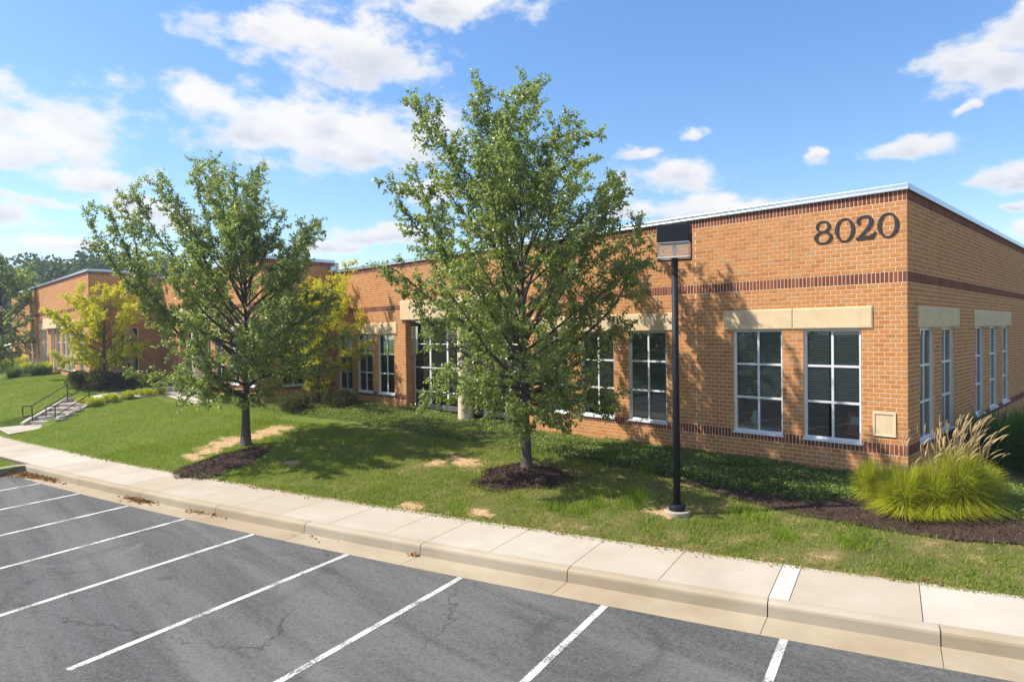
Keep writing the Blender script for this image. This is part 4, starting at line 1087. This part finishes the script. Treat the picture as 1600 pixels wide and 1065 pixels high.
def shrub(P, rx, ry, hz, n, mat, label, size=.05, seed=0, cat='shrub', name='shrub', group=None):
    R = np.random.default_rng(seed); root = empty(name, tuple(P)); tag(root, label, cat, group); C = []; D = []
    for _ in range(22):
        a = R.uniform(0, 6.283); r = R.random()**.5*.7; c = np.array([math.cos(a)*r*rx, math.sin(a)*r*ry, hz*R.uniform(.25, .72)])
        v = R.normal(size=(n//22, 3)); v /= np.linalg.norm(v, axis=1, keepdims=True); rr = R.uniform(.25, .42)
        v2 = v*np.array([rx*rr, ry*rr, hz*rr*.85])*R.uniform(.6, 1.05, (len(v), 1)); C.append(c+v2); D.append(v+R.normal(size=v.shape)*.6+np.array([0, 0, .3]))
    C = np.concatenate(C); D = np.concatenate(D); C[:, 2] = np.maximum(C[:, 2], .02)
    link('foliage', leaf_mesh('foliage', C, D, size, mat, np.clip(R.normal(.45, .22, len(C)), 0, 1), .6), root)
    m = MB()
    for k in range(7):
        a = k*.9; m.tube([(0, 0, -.05), (math.cos(a)*rx*.3, math.sin(a)*ry*.3, hz*.35), (math.cos(a)*rx*.55, math.sin(a)*ry*.55, hz*.7)], [.018, .012, .005], 5, cap=False)
    m.build('stems', MATS['bark'], root)
s1 = on(446, 645); s2 = on(515, 640)
shrub(s1+np.array([0, .5, 0]), .95, .85, .95, 9000, MATS['shrub'], 'left one of two brown-leaved shrubs below the yellow-tipped tree', .06, 1)
shrub(s2+np.array([0, .5, 0]), 1.0, .85, .95, 9000, MATS['shrub'], 'right one of two brown-leaved shrubs, nearer the three windows', .06, 2)
for i, (px, py, lab) in enumerate([(125, 606, 'dark brown shrub at the left end of the row before the far corner'), (158, 607, 'dark brown shrub in the middle of the row before the far corner'), (195, 607, 'dark brown shrub at the right end of the row before the far corner')]):
    shrub(on(px, py), 1.1, .8, 1.0, 5000, MATS['shrub'], lab, .09, 10+i)
for i, (px, py) in enumerate([(133, 633), (150, 634), (172, 628), (200, 623), (226, 619), (248, 618)]):
    shrub(on(px, py), .5, .45, .45, 1500, MATS['fountain'], ['yellow-green edging plant nearest the top of the steps', 'second yellow-green edging plant from the steps', 'third yellow-green edging plant from the steps', 'fourth yellow-green edging plant from the steps', 'fifth edging plant from the steps, near the entrance paving', 'yellow-green edging plant farthest from the steps, by the paving'][i], .07, 30+i, 'plant', 'edging_plant', 'edging plants by the steps')
for i, (px, py) in enumerate([(112, 650), (96, 657), (122, 643)]):
    P = on(px, py); m = MB(); m.lathe([(.02, -.1), (.2, -.02), (.24, .08), (.14, .2), (.02, .24)], 9)
    m.v = [(x*rng.uniform(.85, 1.2), y*rng.uniform(.85, 1.2), z) for x, y, z in m.v]
    o = m.build('boulder', MATS['stone']); o.location = P; tag(o, ['middle one of three grey stones beside the steps', 'lowest of three grey stones beside the steps', 'uppermost of three grey stones beside the steps'][i], 'stone', 'stones beside the steps')

# ------------------------------------------------------------------ lamp posts
def lamp_post(P, ztop, label, rz=0., base_h=.1):
    root = empty('lamp_post', tuple(P), rz); tag(root, label, 'lamp post'); H_ = ztop-P[2]; hb = H_-.86
    m = MB(); m.lathe([(.27, -.35), (.27, .07), (.255, .085), (.0, .085)][:3], 28); m.build('footing', MATS['kerb'], root)
    m = MB(); m.lathe([(.165, .08), (.17, .1), (.17, .16), (.155, .2), (.1, .215)], 26); m.build('base_cover', MATS['black'], root)
    m = MB(); m.lathe([(.077, .15), (.066, hb)], 20); m.build('pole', MATS['black'], root, smooth=True)
    m = MB(); m.lathe([(.072, hb-.02), (.072, hb+.16), (.05, hb+.17)], 18); m.build('tenon', MATS['black'], root)
    w = .335
    m = MB(); m.box(-w, w, -w*.72, w*.72, H_-.38, H_); hd = m.build('lamp_head', MATS['black'], root, bevel=.02)
    m = MB(); m.box(-w*.955, w*.955, -w*.68, w*.68, H_-.70, H_-.37)
    ln = m.build('lens', MATS['lens'], root)
    for z in (H_-.70, H_-.39):
        m = MB(); t = .018
        m.box(-w*.97, w*.97, -w*.70, -w*.70+t, z, z+.022); m.box(-w*.97, w*.97, w*.70-t, w*.70, z, z+.022); m.box(-w*.97, -w*.97+t, -w*.7+t, w*.7-t, z, z+.022); m.box(w*.97-t, w*.97, -w*.7+t, w*.7-t, z, z+.022)
        m.build('lens_trim', MATS['white'], ln)
    m = MB(); m.lathe([(.02, 0), (.045, .06), (.05, .16), (.03, .24)], 14, (0, 0, H_-.64)); m.build('bulb', MATS['white'], root, smooth=True)
    m = MB(); y0 = .05
    m.box(-w-.022, w+.022, -.025, .025, hb+.10, hb+.135); m.box(w+.002, w+.024, -.025, .025, hb+.135, H_-.2); m.box(-w-.024, -w-.002, -.025, .025, hb+.135, H_-.2); m.build('yoke', MATS['black'], root, bevel=.004)
    return root
pb = on(1058, 803); Zp = proj(pb)[2]; zt = at_depth(1056, 353, Zp)[2]
lamp_post(pb, zt, 'black square-headed lamp post on a concrete footing in the lawn', math.atan2(CAM[0]-pb[0], pb[1]-CAM[1])-rad(9))
q = at_depth(-8, 480, 40.5)
lamp_post(np.array([q[0], q[1], ZW-.02]), at_depth(-8, 469, 40.5)[2], 'distant black lamp post whose head just shows at the left edge', rad(-43))

# ------------------------------------------------------------------ fallen leaves in the gutter
def litter(cx, n, sx, sy, off):
    x = rng.normal(cx, sx, n); y = kerb_y(x)-.1-np.abs(rng.normal(0, sy, n))+off; return x, y
Lx = []; Ly = []
for cx, n, sx, sy in ((-21.2, 420, .55, .22), (-20.2, 160, .5, .12), (-15.0, 210, .3, .09), (-12.6, 30, .2, .08), (-12.0, 12, .3, .06), (-6.2, 14, .08, .05), (-8.4, 6, .5, .15)):
    a, b = litter(cx, n, sx, sy, 0); Lx.append(a); Ly.append(b)
x = np.concatenate(Lx); y = np.concatenate(Ly); x = np.maximum(x, -21.75)
d = rng.normal(size=(len(x), 3)); d[:, 2] *= .25
tag(link('fallen_leaves', leaf_mesh('fallen_leaves', np.stack([x, y, np.full(len(x), ZP+.02)+rng.random(len(x))*.03], 1), d, .085, MATS['litter'], rng.random(len(x)), .6, .3)), 'dry brown leaves gathered in the gutter along the kerb', 'leaves', kind='stuff')
x = rng.uniform(-24, 4, 700); y = back_y(x)+rng.normal(.05, .12, 700); d = rng.normal(size=(700, 3)); d[:, 2] *= .25
tag(link('fallen_leaves', leaf_mesh('fallen_leaves', np.stack([x, y, np.maximum(ground(x, y), ZW)+.03], 1), d, .06, MATS['litter'], rng.random(700), .6, .3)), 'scattered dry leaves along the lawn edge of the sidewalk', 'leaves', kind='stuff')
# ------------------------------------------------------------------ the air
m = MB(); m.box(-440, 440, -440, 440, -2.9, 24)
hz = m.build('haze', MATS['white']); hz.data.materials.clear()
hm = bpy.data.materials.new('haze'); hm.use_nodes = True; hm.node_tree.nodes.clear(); T = NT(hm.node_tree)
pv = T.node('ShaderNodeVolumePrincipled', {'Color': (.72, .84, 1, 1), 'Density': .0007, 'Anisotropy': .2})
ho = T.node('ShaderNodeOutputMaterial'); T.l.new(pv.outputs[0], ho.inputs['Volume']); hz.data.materials.append(hm)
tag(hz, 'thin bluish summer haze over the whole place', 'haze', kind='stuff')
print('LEAVES', counts, 'bed', gc.round(1).tolist())
